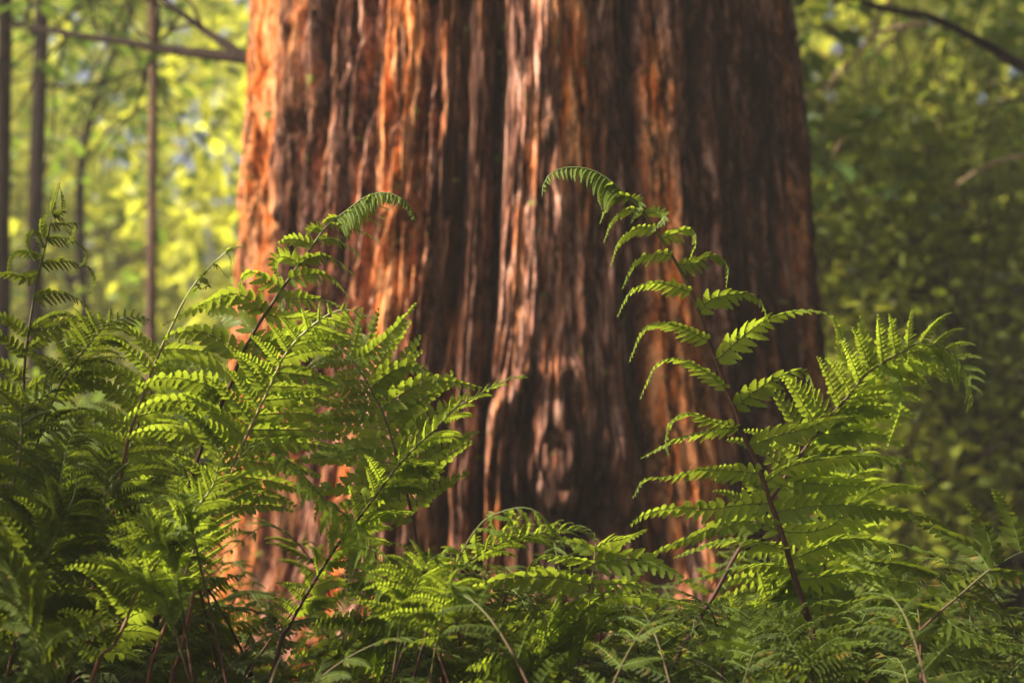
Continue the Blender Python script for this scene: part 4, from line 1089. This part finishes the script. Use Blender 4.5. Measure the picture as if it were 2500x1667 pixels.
for (px, dep, dy) in spots:
    if px < 480: dy += 240 if dep > 1.6 else 110
    ty = skyline(px) + dy                       # where the top of the arch should reach
    H = CAMZ - (ty - 833.5) * K * dep
    if H < 0.15: continue
    i = int(gf.integers(0, 4))
    if px < 700: i = int(gf.integers(0, 2))
    if i == 2 and (dep < 1.45 or gf.uniform() < 0.3): i = 3
    sc = H / 0.645
    a = (math.pi / 2 if gf.uniform() < 0.5 else -math.pi / 2) + gf.normal() * 0.6
    x = (px - 1250) * K * dep - math.cos(a) * 0.35 * sc
    y = dep - math.sin(a) * 0.35 * sc
    if y < 1.05: y = 1.05 + gf.uniform(0, 0.15)
    if math.hypot(x - 0.03, y - TD) < 0.95: continue
    lab, grp = zone(px)
    if not used[i]:
        used[i] = True
        r = protos[i]; r.location = (x, y, -0.02); r.rotation_euler = (0, 0, a); r.scale = (sc, sc, sc); r['label'] = lab; r['group'] = grp
        for ch in r.children: ch.location = (0, 0, 0)
        continue
    copy_tree(protos[i], (x, y, -0.02), (gf.normal() * 0.06, gf.normal() * 0.06, a), sc, lab, grp)
for ch in [c for p in protos for c in p.children]: ch.location = (0, 0, 0)

# ------------------------------------------------------------------ woodland behind
BT = 'young trees standing behind on the left'
# left: slim sapling and dark trunks
tree('sapling', P(366, 1700, 5.2) * [1, 1, 0], [P(368, 900, 5.2), P(372, 500, 5.2), P(375, 200, 5.2), P(372, -100, 5.2), P(365, -900, 5.3)], 0.021, 0.012, M_PINKBARK, M_LEAF_MID,
     'slim straight sapling with reddish brown stem in the gap left of the redwood', 'tree', nbr=10, brlen=1.0, leafn=420, zmin=2.1, seed=31, group=BT)
tree('forest_tree', P(85, 1700, 5.6) * [1, 1, 0], [P(88, 900, 5.6), P(85, 600, 5.6), P(95, 250, 5.7), P(100, 0, 5.8), P(90, -1100, 6.0)], 0.036, 0.02, M_DARKBARK, M_LEAF_MID,
     'dark upright trunk behind the furled fern tip at the far left', 'tree', nbr=16, brlen=1.5, leafn=700, zmin=1.5, seed=32, group=BT)
tree('forest_tree', P(10, 1700, 4.8) * [1, 1, 0], [P(5, 900, 4.8), P(8, 300, 4.8), P(12, 0, 4.8), P(5, -900, 4.9)], 0.030, 0.018, M_DARKBARK, M_LEAF_DARK,
     'dark thin trunk running up the very left edge of the picture', 'tree', nbr=10, brlen=1.1, leafn=300, zmin=1.6, seed=33, group=BT)
tree('forest_tree', P(240, 1700, 6.6) * [1, 1, 0], [P(215, 900, 6.6), P(195, 500, 6.6), P(230, 250, 6.6), P(330, 0, 6.7), P(420, -400, 6.9)], 0.028, 0.012, M_DARKBARK, M_LEAF_MID,
     'thin dark leaning trunk between the far left trunk and the slim sapling', 'tree', nbr=14, brlen=1.2, leafn=650, zmin=1.2, seed=34, group=BT)
# sunlit leafy trees farther back
g2 = np.random.default_rng(9)
far = [(-2.95, 9.6, 1.9, 0.9), (-1.52, 8.6, 4.9, 1.1), (-1.25, 9.8, 5.2, 1.1), (-3.9, 11.5, 2.1, 1.3), (-0.2, 10.8, 5.4, 1.5), (-4.5, 9.6, 3.2, 1.0)]
fl = ['low yellow green leafy tree seen just left of the slim sapling', 'sunlit leafy tree seen between the slim sapling and the redwood',
      'sunlit leafy tree mostly hidden behind the left side of the redwood', 'low sunlit tree far behind the dark left trunks', 'far sunlit tree hidden behind the redwood', 'yellow green tree at the left edge beyond the dark trunks']
for k, (x, y, h, bl) in enumerate(far):
    tree('leafy_tree', (x, y, -0.05), [(x + g2.normal() * .1, y, h * .3), (x + g2.normal() * .2, y, h * .6), (x + g2.normal() * .2, y, h)], 0.06, 0.02, M_DARKBARK, M_LEAF_YG, fl[k], 'tree',
         nbr=22, brlen=bl, leafn=1050, leafsize=0.17, zmin=0.5, seed=50 + k, group='sunlit leafy trees far behind', spread=0.36, flat=0.0)
# unseen dense trees added behind the redwood to shade the right background
for k, (x, y) in enumerate([(0.35, 5.0), (0.1, 6.3), (0.3, 7.8)]):
    tree('forest_tree', (x, y, -0.05), [(x, y, 2), (x + 0.1, y, 4.5), (x, y, 7.5)], 0.09, 0.03, M_DARKBARK, M_LEAF_DARK, ['dark dense tree added unseen close behind the redwood', 'dark dense tree added unseen behind the redwood, second of three', 'dark dense tree added unseen farthest behind the redwood'][k], 'tree',
         nbr=46, brlen=1.0, leafn=4500, leafsize=0.11, zmin=1.0, seed=150 + k, group='unseen dense trees added straight behind the redwood', spread=0.2)
# understorey shrubs on the left
for k, (x, y, h) in enumerate([(-2.9, 6.3, 1.1), (-1.9, 5.6, 0.9), (-1.1, 6.2, 1.0), (-3.9, 7.0, 1.5)]):
    shrub('shrub', (x, y, -0.05), 0.8, h, M_LEAF_MID, ['low green shrub behind the left ferns', 'low green shrub under the slim sapling', 'low green shrub at the left foot of the redwood', 'taller green shrub at the left edge behind the ferns'][k],
          leafn=1500, leafsize=0.09, seed=70 + k, group='low shrubs behind the left ferns')
# right: dense dark shrubs with small leaves
rs = [(1.75, 4.9, 2.0), (2.5, 5.6, 2.6), (1.5, 6.2, 3.0), (3.3, 6.2, 3.0), (2.2, 7.2, 3.6), (4.4, 7.3, 3.6), (0.4, 7.4, 3.4), (3.3, 4.6, 1.6), (1.2, 4.7, 1.0)]
rl = ['dense dark shrub just right of the redwood', 'dark shrub with small glossy leaves right of the redwood, second back', 'tall dark shrub behind the right side of the redwood', 'tall dense shrub at the right edge', 'tallest dark shrub in the right background',
      'far tall shrub beyond the right edge', 'dark shrub hidden behind the redwood', 'low shrub at the right edge behind the ferns', 'low yellowish shrub at the right foot of the redwood']
for k, (x, y, h) in enumerate(rs):
    shrub('shrub', (x, y, -0.05), 0.95, h, M_LEAF_YG if k in (3, 7, 8) else (M_LEAF_MID if k in (5, 4) else M_LEAF_OLIVE), rl[k], leafn=4400 if h > 1.5 else 2200, leafsize=0.05 if k % 2 else 0.065, seed=90 + k, group='dark shrubs behind on the right', mat=M_PINKBARK if k in (1, 2) else M_DARKBARK, nst=18, clump=90, csize=0.12)
# tree at the right with a dark limb across the top corner and bare pale twigs
def right_tree():
    g = np.random.default_rng(3)
    b0 = P(2720, 1900, 4.3) * [1, 1, 0]
    t = thing('forest_tree', b0, 'tree beyond the right edge whose dark limb slants across the top right corner', 'tree')
    c, _ = spline([b0, P(2730, 1000, 4.3), P(2740, 260, 4.3), P(2750, -700, 4.4)], 40)
    V, F, _ = tube(c, np.linspace(0.07, 0.04, 40), 12, 0.1, 2)
    obj('trunk', mesh_from('trunk', V, F, [M_DARKBARK]), t)
    c, _ = spline([P(2740, 270, 4.3), P(2500, 165, 4.3), P(2400, 105, 4.3), P(2264, 42, 4.3), P(2150, 20, 4.35), P(2050, -20, 4.5)], 40)
    V, F, _ = tube(c, np.linspace(0.022, 0.008, 40), 8, 0.1, 2)
    obj('limb', mesh_from('limb', V, F, [M_DARKBARK]), t)
    pts = c[10:]; n = 500
    C = pts[g.integers(0, len(pts), n)] + g.normal(size=(n, 3)) * 0.22 + [0, 0.2, 0.25]
    V, F = leaves(C, 0.05, g)
    obj('crown', mesh_from('crown', V, F, [M_LEAF_MID], smooth=False), t)
    tw = thing('dead_branch', P(2180, 80, 4.0), 'bare pale forked dead branch hanging in front of the dark shrubs at upper right', 'dead branch')
    for pts, r in (([(2260, 60), (2190, 66), (2130, 90), (2080, 150), (2040, 200), (1960, 240)], .008), ([(2140, 85), (2135, 60), (2120, 50)], .006), ([(2210, 75), (2160, 110), (2120, 160), (2110, 200)], .006), ([(2080, 150), (2035, 190), (2030, 250), (2010, 280)], .005), ([(2500, 380), (2420, 400), (2350, 440), (2320, 470)], .006), ([(2060, 330), (2040, 370), (2030, 400)], .005)):
        c, _ = spline([P(x, y, 4.0 + 0.1 * i) for i, (x, y) in enumerate(pts)], 24)
        V, F, _ = tube(c, np.linspace(r, r * 0.3, 24), 6, 0.15, 4)
        obj('twig', mesh_from('twig', V, F, [M_TWIG]), tw)
right_tree()

# far-off wood closing the view
def far_wood():
    g = np.random.default_rng(12)
    n = 30000
    a = g.uniform(-0.52, 1.25, n); r = g.uniform(13, 21, n)
    h = 7.5 + 1.6 * vnoise(a * 5, r * 0, 31) - 3.2 * np.exp(-((a + 0.305) / 0.085) ** 2)
    z = g.uniform(0, 1, n) * h
    C = np.stack([np.sin(a) * r, np.cos(a) * r, z], 1)
    C[:, 2] += 0.5 * g.normal(size=n)
    keep = (vnoise(a * 14, z * 1.2, 33) + 0.5 * vnoise(a * 40, z * 3, 34) > -0.55) & ((a > -0.1) | (g.uniform(0, 1, n) < 0.6))
    C = C[keep]
    V, F = leaves(C, 0.38, g, 0.0, aspect=0.7)
    o = obj('distant_woodland', mesh_from('distant_woodland', V, F, [M_LEAF_YG], smooth=False))
    tag(o, 'far sunlit mass of woodland leaves closing the view', 'woodland', kind='stuff')
far_wood()

# thicket beyond the left edge that keeps the left ferns in shade
for k, (x, y, h) in enumerate([(-1.7, 1.3, 1.9), (-1.95, 0.5, 1.9), (-2.1, 1.8, 2.0)]):
    shrub('shrub', (x, y, -0.05), 0.6, h, M_LEAF_DARK, 'tall leafy shrub beyond the left edge shading the left ferns', leafn=4200, leafsize=0.07, seed=120 + k, group='tall shrubs beyond the left edge', csize=0.13)

# unseen trees added right of and behind the camera to block sky light
for k, (x, y) in enumerate([(3.4, 1.2), (4.9, 3.4), (3.2, -1.6), (0.9, -3.6), (-1.8, -4.2), (5.4, -0.4)]):
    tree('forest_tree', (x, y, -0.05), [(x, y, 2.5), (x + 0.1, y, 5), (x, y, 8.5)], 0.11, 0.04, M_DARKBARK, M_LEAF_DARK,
         'unseen dark tree added beyond the right edge or behind the camera to block sky light', 'tree', nbr=44, brlen=1.4, leafn=4500, leafsize=0.2, zmin=0.5, seed=180 + k, group='unseen trees added outside the frame to block sky light', spread=0.25)

# thin haze under the trees, added to lift the dark tones
def added_haze():
    bpy_me = bpy.data.meshes.new('added_haze')
    x0, x1, y0, y1, z0, z1 = -24, 24, -9, 24, -1.6, 11.5
    v = [(x, y, z) for z in (z0, z1) for y in (y0, y1) for x in (x0, x1)]
    f = [(0, 2, 3, 1), (4, 5, 7, 6), (0, 1, 5, 4), (2, 6, 7, 3), (0, 4, 6, 2), (1, 3, 7, 5)]
    bpy_me.from_pydata(v, [], f)
    m, nt, out = new_mat('added_haze')
    pv = nt.nodes.new('ShaderNodeVolumePrincipled')
    pv.inputs['Color'].default_value = (0.95, 0.92, 0.88, 1)
    pv.inputs['Density'].default_value = 0.0055
    pv.inputs['Anisotropy'].default_value = 0.0
    nt.links.new(pv.outputs[0], out.inputs['Volume'])
    bpy_me.materials.append(m)
    o = obj('added_haze', bpy_me)
    tag(o, 'faint warm haze added to lift the dark tones of the wood', 'added_haze', kind='stuff')
added_haze()
